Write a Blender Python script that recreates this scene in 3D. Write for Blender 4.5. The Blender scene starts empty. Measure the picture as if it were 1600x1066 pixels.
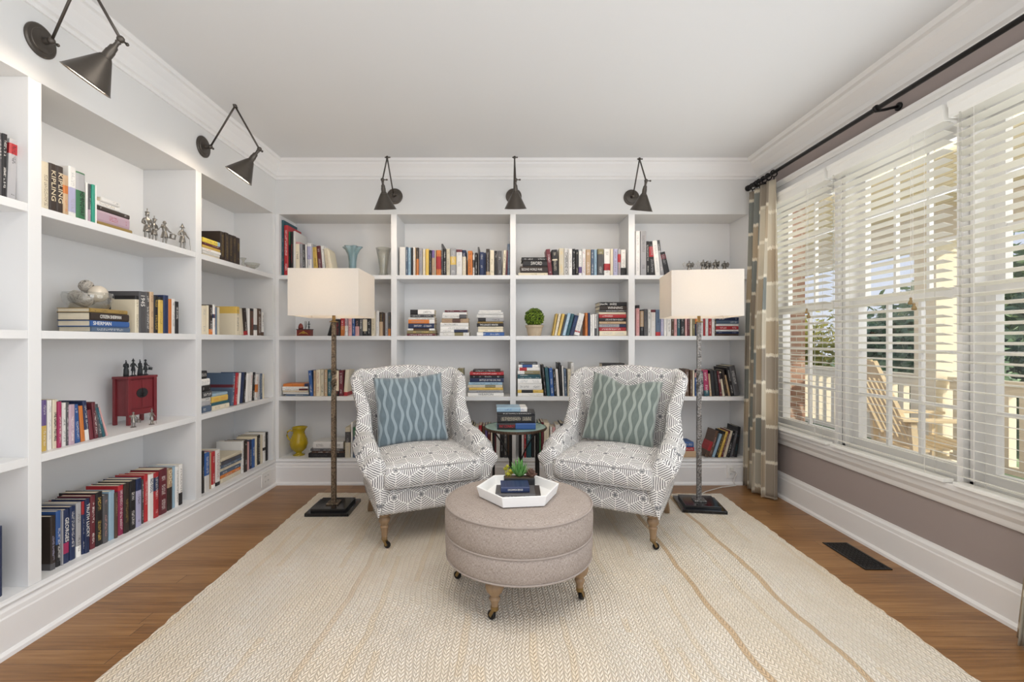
import bpy, bmesh, math, random
from mathutils import Vector, Matrix
random.seed(7)
PI = math.pi
S = bpy.context.scene
COL = S.collection
F = 725.0                       # focal length in pixels of the 1600-wide photograph

# ------------------------------------------------------------ camera, sky, sun, exposure
cam_d = bpy.data.cameras.new('camera'); cam = bpy.data.objects.new('camera', cam_d); COL.objects.link(cam)
cam.location = (0, 0, 1.2); cam.rotation_euler = (PI/2, 0, 0)
cam_d.sensor_width = 36; cam_d.lens = F/1600*36; cam_d.shift_x = 0.010; cam_d.clip_start = .05; cam_d.clip_end = 300
S.camera = cam
S.view_settings.view_transform = 'Standard'; S.view_settings.look = 'None'
S.view_settings.exposure = 0.0; S.view_settings.gamma = 1.0; S.view_settings.use_curve_mapping = False

W = bpy.data.worlds.new('World'); S.world = W; W.use_nodes = True
wt = W.node_tree; wt.nodes.clear()
wo = wt.nodes.new('ShaderNodeOutputWorld'); wb = wt.nodes.new('ShaderNodeBackground')
tc = wt.nodes.new('ShaderNodeTexCoord'); sp = wt.nodes.new('ShaderNodeSeparateXYZ'); cr = wt.nodes.new('ShaderNodeValToRGB')
wt.links.new(tc.outputs['Generated'], sp.inputs[0]); wt.links.new(sp.outputs['Z'], cr.inputs[0])
cr.color_ramp.elements[0].position = 0.0; cr.color_ramp.elements[0].color = (.84, .89, .99, 1)
cr.color_ramp.elements[1].position = 0.55; cr.color_ramp.elements[1].color = (.50, .62, .90, 1)
wt.links.new(cr.outputs[0], wb.inputs['Color']); wb.inputs['Strength'].default_value = 0.95
wt.links.new(wb.outputs[0], wo.inputs['Surface'])

def area(name, loc, rot, sx, sy, power, col=(1, 1, 1), spread=None):
    l = bpy.data.lights.new(name, 'AREA'); l.shape = 'RECTANGLE'; l.size = sx; l.size_y = sy; l.energy = power; l.color = col
    if spread: l.spread = spread
    o = bpy.data.objects.new(name, l); COL.objects.link(o); o.location = loc; o.rotation_euler = rot; return o
sun = bpy.data.lights.new('sun', 'SUN'); sun.energy = 3.4; sun.angle = .02; sun.color = (1, .9, .72)
so = bpy.data.objects.new('sun', sun); COL.objects.link(so)
so.rotation_euler = Vector((-.70, .60, -.46)).to_track_quat('-Z', 'Y').to_euler()
area('room_fill_light', (0.1, -2.2, 1.5), (PI/2, 0, 0), 3.4, 2.2, 14, (.96, .98, 1))
area('overhead_fill_light', (0.1, 1.0, 2.66), (0, 0, 0), 1.8, 1.8, 34, (1, .955, .88))  # no fixture hangs here; added area lamp for extra light from above
area('porch_fill_light', (9.0, 3.5, .3), (0, PI/2+.22, 0), 3.0, 10.0, 520, (1, .98, .94))  # added lamp out in the garden, brightens the porch and its ceiling
area('upward_fill_light', (0.1, -0.5, 0.4), (PI, 0, 0), 3.4, 2.6, 42, (.92, .965, 1))  # added lamp low behind the camera, aimed up to brighten the ceiling
area('window_fill_light', (2.03, 2.55, 1.42), (0, PI/2, 0), 1.6, 2.2, 15, (.86, .93, 1))  # extra lamp just inside the blinds, added to strengthen the window light
area('slat_fill_light', (3.0, 2.5, 1.9), (0, PI/2+.35, 0), 1.2, 3.4, 34, (.92, .96, 1))  # added lamp under the porch roof, lifts the blind slats
area('side_fill_light', (2.10, -.55, 1.45), (0, PI/2, 0), 1.7, 1.9, 50, (.78, .89, 1))  # added lamp out of view, no window built there; brightens the side bookcase

# ------------------------------------------------------------ node helpers
class V:
    def __init__(s, nt, sock): s.nt = nt; s.k = sock
    def m(s, op, *a):
        n = s.nt.nodes.new('ShaderNodeMath'); n.operation = op
        for i, x in enumerate((s,)+a):
            if isinstance(x, V): s.nt.links.new(x.k, n.inputs[i])
            else: n.inputs[i].default_value = x
        return V(s.nt, n.outputs[0])
    def __add__(s, o): return s.m('ADD', o)
    __radd__ = __add__
    def __sub__(s, o): return s.m('SUBTRACT', o)
    def __mul__(s, o): return s.m('MULTIPLY', o)
    __rmul__ = __mul__
    def __truediv__(s, o): return s.m('DIVIDE', o)
    def __lt__(s, o): return s.m('LESS_THAN', o)
    def __gt__(s, o): return s.m('GREATER_THAN', o)
    def rsub(s, c):
        return (s*-1.0)+c
    def abs(s): return s.m('ABSOLUTE')
    def floor(s): return s.m('FLOOR')
    def fract(s): return s.m('FRACT')
    def sin(s): return s.m('SINE')
    def pow(s, p): return s.m('POWER', p)
    def sqrt(s): return s.m('SQRT')
    def min(s, o): return s.m('MINIMUM', o)
    def max(s, o): return s.m('MAXIMUM', o)
    def mod(s, o): return s.m('FLOORED_MODULO', o)
    def clamp(s): return s.max(0.0).min(1.0)

class Mat:
    def __init__(s, name, color=(.8, .8, .8), rough=.5, metal=0.0, spec=.5):
        s.m = bpy.data.materials.new(name); s.m.use_nodes = True; s.nt = s.m.node_tree
        s.b = s.nt.nodes['Principled BSDF']
        s.b.inputs['Base Color'].default_value = (*color, 1); s.b.inputs['Roughness'].default_value = rough
        s.b.inputs['Metallic'].default_value = metal; s.b.inputs['Specular IOR Level'].default_value = spec
    def n(s, t): return s.nt.nodes.new(t)
    def link(s, a, b): s.nt.links.new(a.k if isinstance(a, V) else a, b)
    def coord(s, kind='UV'):
        t = s.n('ShaderNodeTexCoord'); x = s.n('ShaderNodeSeparateXYZ'); s.link(t.outputs[kind], x.inputs[0])
        return V(s.nt, x.outputs[0]), V(s.nt, x.outputs[1]), V(s.nt, x.outputs[2])
    def vec(s, x, y, z=0.0):
        c = s.n('ShaderNodeCombineXYZ')
        for i, a in enumerate((x, y, z)):
            if isinstance(a, V): s.link(a, c.inputs[i])
            else: c.inputs[i].default_value = a
        return c.outputs[0]
    def noise(s, vec, scale=5, detail=2, rough=.5, w=None):
        t = s.n('ShaderNodeTexNoise'); t.inputs['Scale'].default_value = scale; t.inputs['Detail'].default_value = detail
        t.inputs['Roughness'].default_value = rough; s.link(vec, t.inputs['Vector']); return V(s.nt, t.outputs[0])
    def mix(s, f, a, b):
        t = s.n('ShaderNodeMix'); t.data_type = 'RGBA'
        for i, x in ((0, f), (6, a), (7, b)):
            if isinstance(x, V): s.link(x, t.inputs[i])
            elif isinstance(x, (int, float)): t.inputs[i].default_value = x
            elif isinstance(x, tuple): t.inputs[i].default_value = (*x, 1) if len(x) == 3 else x
            else: s.link(x, t.inputs[i])
        return t.outputs[2]
    def ramp(s, f, stops):
        t = s.n('ShaderNodeValToRGB'); s.link(f, t.inputs[0]); e = t.color_ramp.elements
        while len(e) < len(stops): e.new(.5)
        for q, (p, c) in zip(e, stops): q.position = p; q.color = (*c, 1)
        return t.outputs[0]
    def color(s, sock): s.link(sock, s.b.inputs['Base Color'])
    def bump(s, h, strength=.5, dist=.01):
        t = s.n('ShaderNodeBump'); t.inputs['Strength'].default_value = strength; t.inputs['Distance'].default_value = dist
        s.link(h, t.inputs['Height']); s.link(t.outputs[0], s.b.inputs['Normal'])

def lin(r, g, b):
    f = lambda c: (c/255/12.92) if c/255 <= .04045 else ((c/255+.055)/1.055)**2.4
    return (f(r), f(g), f(b))

M = {}
def plain(name, rgb, rough=.5, metal=0., spec=.5, noise=0.0):
    m = Mat(name, lin(*rgb), rough, metal, spec)
    if noise:
        x, y, z = m.coord('Object'); n = m.noise(m.vec(x, y, z), 40, 3)
        c = lin(*rgb); m.color(m.mix(n, tuple(q*(1-noise) for q in c), tuple(min(1, q*(1+noise)) for q in c)))
        m.bump(n, .15, .002)
    M[name] = m.m; return m.m
plain('white_paint', (230, 229, 228), .42, spec=.4)
plain('wall_white', (222, 221, 219), .6)
plain('ceiling_paint', (228, 228, 228), .8, spec=.2)
plain('mauve_wall_paint', (160, 148, 144), .7, spec=.3)
plain('trim_white', (236, 234, 232), .35)
plain('blind_white', (244, 243, 238), .4)
m = Mat('slat_white', lin(250, 249, 244), .4); d = m.n('ShaderNodeBsdfTranslucent'); d.inputs[0].default_value = (*lin(250, 248, 240), 1); mx = m.n('ShaderNodeMixShader'); mx.inputs[0].default_value = .38
m.link(m.b.outputs[0], mx.inputs[1]); m.link(d.outputs[0], mx.inputs[2]); m.link(mx.outputs[0], m.nt.nodes['Material Output'].inputs['Surface']); M['slat_white'] = m.m
plain('black_iron', (38, 36, 36), .45, .6, noise=.2)
plain('sconce_bronze', (92, 86, 80), .38, .8, noise=.1)
plain('sconce_inside', (245, 240, 230), .5)
plain('black_granite', (26, 25, 26), .12, 0)
plain('brass_tassel', (150, 125, 80), .5)
plain('cord_white', (225, 222, 215), .6)
plain('page_paper', (226, 214, 190), .8, noise=.12)
plain('pewter', (150, 145, 138), .3, .9, noise=.3)
plain('dark_clay', (38, 42, 44), .6, noise=.3)
plain('porch_white', (236, 226, 204), .6)
plain('rocker_wood', (240, 222, 188), .55, noise=.12)
plain('porch_floorboards', (150, 150, 152), .7, noise=.2)
plain('plastic_white', (238, 236, 232), .35)
plain('slot_dark', (60, 58, 56), .5)
plain('antique_brass', (140, 116, 76), .35, .8)
plain('bark', (86, 70, 55), .9, noise=.3)

def glass(name, rgb, rough=0.0, ior=1.45):
    m = Mat(name, lin(*rgb), rough); m.b.inputs['Transmission Weight'].default_value = 1; m.b.inputs['IOR'].default_value = ior
    M[name] = m.m

def thin_glass(name, tint, body, bodyf, glossf):
    m = Mat(name, lin(*body), .25); t = m.n('ShaderNodeBsdfTransparent'); t.inputs[0].default_value = (*lin(*tint), 1)
    g = m.n('ShaderNodeBsdfGlossy'); g.inputs['Roughness'].default_value = .06; lw_ = m.n('ShaderNodeLayerWeight'); lw_.inputs[0].default_value = glossf
    a = m.n('ShaderNodeMixShader'); a.inputs[0].default_value = bodyf; m.link(t.outputs[0], a.inputs[1]); m.link(m.b.outputs[0], a.inputs[2])
    c = m.n('ShaderNodeMixShader'); f = V(m.nt, lw_.outputs['Facing']); m.link(f.pow(2.0)*.75+.05, c.inputs[0]); m.link(a.outputs[0], c.inputs[1]); m.link(g.outputs[0], c.inputs[2])
    m.link(c.outputs[0], m.nt.nodes['Material Output'].inputs['Surface']); M[name] = m.m
thin_glass('clear_glass', (246, 246, 244), (220, 220, 216), .06, .5); thin_glass('blue_glass', (214, 228, 230), (168, 196, 202), .40, .5); thin_glass('crystal', (244, 244, 240), (226, 224, 216), .14, .6)
m = Mat('window_glass', (1, 1, 1), 0); nt = m.nt
tr = m.n('ShaderNodeBsdfTransparent'); gl = m.n('ShaderNodeBsdfGlossy'); gl.inputs['Roughness'].default_value = 0; mx = m.n('ShaderNodeMixShader')
mx.inputs[0].default_value = .05
m.link(tr.outputs[0], mx.inputs[1]); m.link(gl.outputs[0], mx.inputs[2]); m.link(mx.outputs[0], nt.nodes['Material Output'].inputs['Surface']); M['window_glass'] = m.m
m = Mat('yellow_glass', lin(228, 200, 40), .12); m.b.inputs['Transmission Weight'].default_value = .55; M['yellow_glass'] = m.m

# lamp shades: thin translucent linen
def shade_mat(name, rgb):
    m = Mat(name, lin(*rgb), .9, spec=.1)
    x, y, z = m.coord('Object'); n = m.noise(m.vec(x*300, y*300, z*60), 1, 1)
    c = m.mix(n, tuple(q*.95 for q in lin(*rgb)), lin(*rgb))
    d = m.n('ShaderNodeBsdfDiffuse'); t = m.n('ShaderNodeBsdfTranslucent'); mx = m.n('ShaderNodeMixShader'); mx.inputs[0].default_value = .35
    m.link(c, d.inputs[0]); m.link(c, t.inputs[0]); m.link(d.outputs[0], mx.inputs[1]); m.link(t.outputs[0], mx.inputs[2])
    m.link(mx.outputs[0], m.nt.nodes['Material Output'].inputs['Surface']); M[name] = m.m
shade_mat('shade_linen', (240, 234, 226))

# hammered lamp metal
m = Mat('hammered_bronze', lin(120, 100, 78), .42, .75)
x, y, z = m.coord('Object'); t = m.n('ShaderNodeTexVoronoi'); t.inputs['Scale'].default_value = 95; m.link(m.vec(x, y, z), t.inputs['Vector'])
h = V(m.nt, t.outputs[0]); m.color(m.mix(h, lin(160, 140, 115), lin(60, 50, 42))); m.bump(h, .9, .004); M['hammered_bronze'] = m.m
m = Mat('hammered_bronze_lit', lin(165, 160, 152), .4, .8)  # same bronze metal, with its brighter lighting put into the colour
x, y, z = m.coord('Object'); t = m.n('ShaderNodeTexVoronoi'); t.inputs['Scale'].default_value = 95; m.link(m.vec(x, y, z), t.inputs['Vector'])
h = V(m.nt, t.outputs[0]); m.color(m.mix(h, lin(168, 164, 160), lin(72, 69, 66))); m.bump(h, .9, .004); M['hammered_bronze_lit'] = m.m

# floor planks run across the room (x), 82 mm wide
m = Mat('oak_floor', (0, 0, 0), .34, spec=.45)
x, y, z = m.coord('Object')
row = (y/0.082).floor(); fx = (x/1.35)+(row*0.377).sin()*3.1; colu = fx.floor()
rnd = ((row*12.9898+colu*78.233).sin()*43758.5).fract()
g1 = m.noise(m.vec(x*1.6+rnd*9.0, y*34.0, rnd*7.0), 2.2, 5, .62)
g2 = m.noise(m.vec(x*.9, y*9.0+rnd*5.0, rnd*3.0), 3.5, 3)
base = m.ramp(g1*.62+g2*.25+rnd*.16, [(.25, lin(94, 62, 34)), (.5, lin(140, 99, 58)), (.78, lin(172, 130, 84))])
ey = (y/0.082).fract(); seam = (((ey-.5).abs() > .487)+(((fx.fract())-.5).abs() > .4985)).clamp()
m.color(m.mix(seam*.55, base, lin(50, 33, 22))); m.bump(g1*.3-seam, .25, .002)
M['oak_floor'] = m.m

def wood(name, a, b, rough=.5):
    m = Mat(name, a, rough); x, y, z = m.coord('Object')
    n = m.noise(m.vec(x*8, y*8, z*1.2), 6, 4, .6); m.color(m.mix(n, lin(*a), lin(*b))); m.bump(n, .1, .002); M[name] = m.m
wood('leg_oak', (112, 88, 64), (172, 142, 108)); wood('red_lacquer', (104, 34, 40), (132, 46, 52), .38)
wood('terra_pot', (170, 150, 125), (205, 188, 162), .8)

# chunky braided rug: columns along y
m = Mat('braided_jute', (0, 0, 0), .95, spec=.1)
x, y, z = m.coord('Object')
wob = m.noise(m.vec(x*1.1, y*1.1, 0.0), 2.0, 2)
xx = x+(wob-.5)*.09
cw, st = .027, .022
cx = xx/cw; fxx = cx.fract(); ci = cx.floor()
vv = (y+(wob-.5)*.05)/st+((fxx-.5).abs()*-1.6)+(ci*.5)
sy_ = (vv.fract()-.5).abs()*2.0
lobe = ((fxx-.5).abs()*2.0); lob2 = ((lobe-.5).abs()*2.0)
h = (sy_.pow(2.2).rsub(1.0))*(lob2.pow(3.0).rsub(1.0)*.75+.25)*(lobe.pow(8.0).rsub(1.0))
cell = m.noise(m.vec(ci*3.7, vv.floor()*1.9, 0.0), 1.0, 1)
fib = m.noise(m.vec(x*220, y*90, 0.0), 1.0, 3)
patch = m.noise(m.vec(x*2.6, y*.8, 3.0), 1.3, 3)
jt = (ci*2.399).sin()*.5+.5
c1 = m.mix((patch*1.6-.35).clamp(), lin(246, 238, 226), lin(240, 223, 198))
c2 = m.mix((cell*.9-.3).clamp(), c1, lin(234, 216, 190))
strk = m.noise(m.vec(ci*.7, y*.5, 9.0), 1.0, 1)
c2 = m.mix(((strk > .62)*.35), c2, lin(232, 208, 172))
c3 = m.mix((((ci-47.0).abs() < .5)+((ci-34.0).abs() < .5)+(((ci+27.0).abs() < .5)*.4)).clamp()*.7, c2, lin(208, 170, 122))
c4 = m.mix((fib > .64)*.28, c3, lin(150, 130, 108))
m.color(m.mix(((h*1.5+.5).clamp()), lin(202, 186, 166), c4)); m.bump(h, 1.0, .0062)
M['braided_jute'] = m.m

# printed chair fabric: concentric hexagon webs with spokes, on uv in metres
def hexweb(name, dark, pale):
    m = Mat(name, (0, 0, 0), .9, spec=.1); u, v, _ = m.coord('UV')
    wb = m.noise(m.vec(u, v, 0.0), 18, 2)
    P = .155; R3 = math.sqrt(3)
    u = u/P+(wb-.5)*.09; v = v/P+(wb-.5)*.08
    ax = u.mod(1.0)-.5; ay = (v/R3).mod(1.0)*R3-R3/2
    bx = (u+.5).mod(1.0)-.5; by = ((v+R3/2)/R3).mod(1.0)*R3-R3/2
    la = ax*ax+ay*ay; lb = bx*bx+by*by; k = la < lb; q = k.rsub(1.0)
    gx = (ax*k+bx*q).abs(); gy = (ay*k+by*q).abs()
    d1 = gx; d2 = gx*.5+gy*(R3/2); hd = d1.max(d2)
    third = (gy*(R3/2)-gx*.5)
    # spokes where two of the three directions tie; sub spokes on the axes
    sp1 = (d1-d2).abs() < .013
    sp2 = (d1-third.abs()).abs() < .012
    sp0 = gx < .012
    spoke = ((sp1+(sp2*(d1 > d2)))+sp0).clamp()
    str_ = ((hd*13.5).fract() > .50)
    edge = hd > .482
    line = (str_.max(spoke)).max(edge)
    dot = (gx*gx+gy*gy) < .0046
    fine = m.noise(m.vec(u*40, v*40, 0.0), 3, 2)
    c = m.mix(line, dark, pale); c = m.mix(dot, c, lin(122, 122, 124)); m.color(m.mix((fine-.45)*.25, c, lin(180, 175, 170)))
    m.bump(fine, .2, .001); M[name] = m.m
hexweb('hexagon_print', lin(122, 119, 120), lin(240, 237, 233))

# cut velvet with wavy ogee bands
def ogee(name, a, b):
    m = Mat(name, (0, 0, 0), .65, spec=.3); u, v, _ = m.coord('UV')
    p = .049; ph = v*(2*PI/.165)
    xf = (((u/(2*p)).fract()-.5).abs())*(2*p)
    L = ((xf-p/2-(ph.sin()*.0088)).abs() < .0092)
    n = m.noise(m.vec(u*30, v*12, 0.0), 2, 4)
    aa = m.mix(n, tuple(q*.7 for q in a), tuple(q*1.25 for q in a)); bb = m.mix(n, tuple(q*.85 for q in b), tuple(q*1.1 for q in b))
    m.color(m.mix(L, aa, bb)); m.bump(L, .3, .003)
    m.b.inputs['Sheen Weight'].default_value = .4; M[name] = m.m
ogee('blue_velvet', lin(102, 117, 124), lin(146, 160, 166)); ogee('blue_velvet_green_lit', lin(106, 116, 110), lin(150, 158, 150))  # second one is the same velvet, greenish light put into its colour

# heathered linen (ottoman)
m = Mat('heather_linen', (0, 0, 0), .95, spec=.1); u, v, _ = m.coord('UV')
n1 = m.noise(m.vec(u*900, v*90, 0.0), 1, 2); n2 = m.noise(m.vec(u*90, v*900, 5.0), 1, 2); n3 = m.noise(m.vec(u*14, v*14, 0.0), 1, 2)
q = n1*.5+n2*.5
m.color(m.ramp(q+(n3-.5)*.06, [(.36, lin(120, 109, 102)), (.5, lin(166, 153, 144)), (.66, lin(194, 183, 175))])); m.bump(q, .35, .0015)
M['heather_linen'] = m.m

# ikat curtain: offset blocks with feathered pale edges, uv in metres
m = Mat('ikat_linen', (0, 0, 0), .9, spec=.1); u, v, _ = m.coord('UV')
cwid = .19; cc = u/cwid; ci = cc.floor(); fe = m.noise(m.vec(u*260, v*4, 0.0), 1, 2)
off = ((ci*12.9898).sin()*437.5).fract()
vb = v/.27+off+(fe-.5)*.16; bi = vb.floor(); fv = vb.fract()
rn = ((ci*127.1+bi*311.7).sin()*437.585).fract()
c = m.ramp(rn, [(0, lin(160, 149, 134)), (.28, lin(160, 149, 134)), (.30, lin(186, 170, 146)), (.55, lin(186, 170, 146)), (.57, lin(206, 196, 176)), (.76, lin(206, 196, 176)), (.78, lin(138, 141, 136)), (1, lin(138, 141, 136))])
m.nt.nodes[-1]
gap = ((fv-.5).abs() > .455)
colgap = (((cc.fract())-.5).abs() > .485)*.35
w_ = m.noise(m.vec(u*500, v*500, 0.0), 1, 2)
c = m.mix(gap.max(colgap), c, lin(232, 224, 206)); m.color(m.mix((w_-.4)*.3, c, lin(120, 112, 100)))
d = m.n('ShaderNodeBsdfTranslucent'); m.link(c, d.inputs[0]); mx = m.n('ShaderNodeMixShader'); mx.inputs[0].default_value = .22
m.link(m.b.outputs[0], mx.inputs[1]); m.link(d.outputs[0], mx.inputs[2]); m.link(mx.outputs[0], m.nt.nodes['Material Output'].inputs['Surface'])
M['ikat_linen'] = m.m

# brick
m = Mat('brick', (0, 0, 0), .9); x, y, z = m.coord('Object'); t = m.n('ShaderNodeTexBrick')
t.inputs['Color1'].default_value = (*lin(164, 128, 112), 1); t.inputs['Color2'].default_value = (*lin(190, 160, 142), 1); t.inputs['Mortar'].default_value = (*lin(205, 198, 188), 1)
t.inputs['Scale'].default_value = 4.6; m.link(m.vec(x+y, z, 0.0), t.inputs['Vector']); m.link(t.outputs[0], m.b.inputs['Base Color']); M['brick'] = m.m
# beadboard porch ceiling
m = Mat('beadboard', (0, 0, 0), .6); x, y, z = m.coord('Object'); sm = ((x/.09).fract() < .08)
m.color(m.mix(sm, lin(246, 232, 192), lin(190, 170, 126))); M['beadboard'] = m.m
def leafmat(name, a, b, tr_=.3):
    m = Mat(name, (0, 0, 0), .6, spec=.3); gi = m.n('ShaderNodeNewGeometry'); r = V(m.nt, gi.outputs['Random Per Island'])
    c = m.mix(r, lin(*a), lin(*b)); m.color(c)
    d = m.n('ShaderNodeBsdfTranslucent'); m.link(c, d.inputs[0]); mx = m.n('ShaderNodeMixShader'); mx.inputs[0].default_value = tr_
    m.link(m.b.outputs[0], mx.inputs[1]); m.link(d.outputs[0], mx.inputs[2]); m.link(mx.outputs[0], m.nt.nodes['Material Output'].inputs['Surface']); M[name] = m.m
leafmat('dark_foliage', (66, 90, 62), (138, 160, 124)); leafmat('yellow_foliage', (150, 150, 60), (226, 214, 110)); leafmat('mid_foliage', (92, 118, 72), (168, 186, 130))
leafmat('boxwood_leaf', (38, 66, 20), (150, 178, 60), .15)
leafmat('aloe_leaf', (70, 130, 60), (140, 190, 110), .2); leafmat('sedum_leaf', (160, 160, 40), (214, 206, 80), .2); leafmat('brown_succulent', (88, 62, 54), (130, 100, 84), .1)
plain('lawn', (110, 130, 80), .95, noise=.3)
plain('pot_black', (30, 30, 32), .5)
plain('mint_stone', (160, 188, 176), .18, noise=.08)
plain('bronze_edge', (84, 66, 52), .45, .5, noise=.3)
plain('tray_white', (246, 245, 243), .3)
plain('toy_red', (120, 42, 34), .4, noise=.2); plain('toy_gold', (190, 150, 70), .35, .5); plain('toy_dark', (45, 52, 56), .5)

# books: cover colours, bands and lettering marks come from each book's own properties
def bookmat(name, kind):
    m = Mat(name, (0, 0, 0), .45, spec=.4); u, v, _ = m.coord('UV')
    def att(nm):
        a = m.n('ShaderNodeAttribute'); a.attribute_type = kind; a.attribute_name = nm; return a
    ca, cb, ct = att('cover_rgb').outputs['Color'], att('band_rgb').outputs['Color'], att('ink_rgb').outputs['Color']
    bd = m.n('ShaderNodeSeparateXYZ'); m.link(att('band_span').outputs['Vector'], bd.inputs[0]); b0, b1, mk = [V(m.nt, o) for o in bd.outputs]
    sz = m.n('ShaderNodeSeparateXYZ'); m.link(att('spine_size').outputs['Vector'], sz.inputs[0]); w, h, r = [V(m.nt, o) for o in sz.outputs]
    band = (v > b0)*(v < b1)
    c = m.mix(band, ca, cb)
    uu = u*w; vv = v*h
    nz = m.noise(m.vec(uu*260+r*50.0, vv*150.0, r*31.0), 1.0, 1)
    gate = m.noise(m.vec(r*77.0, vv*16.0, r*13.0), 1.0, 0)
    g2 = (((vv/.0062+r).fract()-.5).abs() < .36)
    mark = (nz > .50)*((u-.5).abs() < .22)*((v-.5).abs() < .40)*(gate > .42)*g2*mk
    c = m.mix(mark*.7, c, ct); m.color(c)
    n = m.noise(m.vec(u*5, v*5, r*9.0), 2, 2); m.link(n*.3+.3, m.b.inputs['Roughness'])
    M[name] = m.m
bookmat('book_cover', 'OBJECT'); bookmat('book_cover_rest', 'GEOMETRY')

# ------------------------------------------------------------ mesh helpers
def tag(o, label=None, cat=None, group=None, kind=None):
    if label: o['label'] = label
    if cat: o['category'] = cat
    if group: o['group'] = group
    if kind: o['kind'] = kind
    return o
def empty(name, loc=(0, 0, 0), rz=0., **k):
    o = bpy.data.objects.new(name, None); COL.objects.link(o); o.location = loc; o.rotation_euler = (0, 0, rz); o.empty_display_size = .05
    return tag(o, **k)
def obj(name, bm, mats, parent=None, smooth=False, bevel=0., sub=0, **k):
    if isinstance(bm, bpy.types.Mesh): me = bm
    else:
        me = bpy.data.meshes.new(name); bmesh.ops.recalc_face_normals(bm, faces=bm.faces); bm.to_mesh(me); bm.free()
    for mm in (mats if isinstance(mats, (list, tuple)) else [mats]): me.materials.append(M[mm])
    if smooth:
        me.polygons.foreach_set('use_smooth', [True]*len(me.polygons))
    o = bpy.data.objects.new(name, me); COL.objects.link(o)
    if parent: o.parent = parent
    if bevel:
        b = o.modifiers.new('bevel', 'BEVEL'); b.width = bevel; b.segments = 2; b.limit_method = 'ANGLE'; b.angle_limit = .7
    if sub:
        b = o.modifiers.new('sub', 'SUBSURF'); b.levels = sub; b.render_levels = sub
    return tag(o, **k)
def B(): return bmesh.new()
def box(bm, x0, x1, y0, y1, z0, z1, mi=0, T=None):
    vs = [Vector((x, y, z)) for x in (x0, x1) for y in (y0, y1) for z in (z0, z1)]
    if T: vs = [T@v for v in vs]
    v = [bm.verts.new(p) for p in vs]
    for f in ((0, 1, 3, 2), (4, 6, 7, 5), (0, 4, 5, 1), (2, 3, 7, 6), (0, 2, 6, 4), (1, 5, 7, 3)):
        bm.faces.new([v[i] for i in f]).material_index = mi
    return bm
def bar(bm, a, b, w, h, up=(0, 0, 1), mi=0):
    a, b = Vector(a), Vector(b); d = (b-a); L = d.length; d.normalize(); s = d.cross(Vector(up)).normalized(); t = s.cross(d).normalized()
    T = Matrix((s, d, t)).transposed().to_4x4(); T.translation = a
    return box(bm, -w/2, w/2, 0, L, -h/2, h/2, mi, T)
def tube(bm, pts, r, n=10, mi=0, cap=True):
    pts = [Vector(p) for p in pts]; rs = r if isinstance(r, (list, tuple)) else [r]*len(pts); rings = []
    ref = Vector((0, 0, 1))
    d0 = (pts[1]-pts[0]).normalized()
    if abs(d0.dot(ref)) > .95: ref = Vector((1, 0, 0))
    for i, p in enumerate(pts):
        d = (pts[min(i+1, len(pts)-1)]-pts[max(i-1, 0)]).normalized(); s = d.cross(ref).normalized(); t = s.cross(d)
        ref = -d.cross(s) if False else ref
        rings.append([bm.verts.new(p+(s*math.cos(2*PI*k/n)+t*math.sin(2*PI*k/n))*rs[i]) for k in range(n)])
    for a, b in zip(rings, rings[1:]):
        for k in range(n): bm.faces.new((a[k], a[(k+1) % n], b[(k+1) % n], b[k])).material_index = mi
    if cap:
        bm.faces.new(rings[0][::-1]).material_index = mi; bm.faces.new(rings[-1]).material_index = mi
    return bm
def lathe(bm, prof, n=24, T=None, mi=0, closed=True, rfun=None):
    T = T or Matrix(); rings = []
    for r, z in prof:
        rings.append([bm.verts.new(T@Vector((max(r, 1e-4)*(rfun(k, n, z) if rfun else 1)*math.cos(2*PI*k/n), max(r, 1e-4)*(rfun(k, n, z) if rfun else 1)*math.sin(2*PI*k/n), z))) for k in range(n)])
    for a, b in zip(rings, rings[1:]):
        for k in range(n): bm.faces.new((a[k], a[(k+1) % n], b[(k+1) % n], b[k])).material_index = mi
    if closed:
        bm.faces.new(rings[0][::-1]).material_index = mi; bm.faces.new(rings[-1]).material_index = mi
    return bm
def axisT(p, d):
    d = Vector(d).normalized(); T = d.to_track_quat('Z', 'Y').to_matrix().to_4x4(); T.translation = Vector(p); return T
def ball(bm, c, r, seg=12, sc=(1, 1, 1), mi=0):
    prof = [(r*math.sin(PI*i/8), -r*math.cos(PI*i/8)) for i in range(9)]
    return lathe(bm, prof, seg, Matrix.Translation(c)@Matrix.Diagonal((*sc, 1)), mi)
def extrude_poly(bm, pts, a, b, fn, mi=0):
    """pts: 2d polygon; fn(u,v,t)->xyz; extruded t from a to b"""
    A = [bm.verts.new(fn(u, v, a)) for u, v in pts]; C = [bm.verts.new(fn(u, v, b)) for u, v in pts]; n = len(pts)
    for i in range(n): bm.faces.new((A[i], A[(i+1) % n], C[(i+1) % n], C[i])).material_index = mi
    bm.faces.new(A[::-1]).material_index = mi; bm.faces.new(C).material_index = mi
    return bm
def copy_tree(o, parent=None):
    c = o.copy(); COL.objects.link(c)
    if parent: c.parent = parent
    for ch in list(o.children): copy_tree(ch, c)
    return c
def grid_mesh(name, nu, nv, fn, uvfn=None, closed_u=False):
    """grid of verts fn(i,j); returns mesh with uv"""
    vs = [fn(i, j) for i in range(nu) for j in range(nv)]; fs = []; uv = []
    for i in range(nu if closed_u else nu-1):
        for j in range(nv-1):
            i2 = (i+1) % nu
            fs.append((i*nv+j, i2*nv+j, i2*nv+j+1, i*nv+j+1))
            if uvfn: uv += [uvfn(i, j), uvfn(i+1, j), uvfn(i+1, j+1), uvfn(i, j+1)]
    me = bpy.data.meshes.new(name); me.from_pydata(vs, [], fs)
    if uvfn:
        l = me.uv_layers.new(name='UVMap')
        for k, q in enumerate(uv): l.data[k].uv = q
    me.update(); return me
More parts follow.
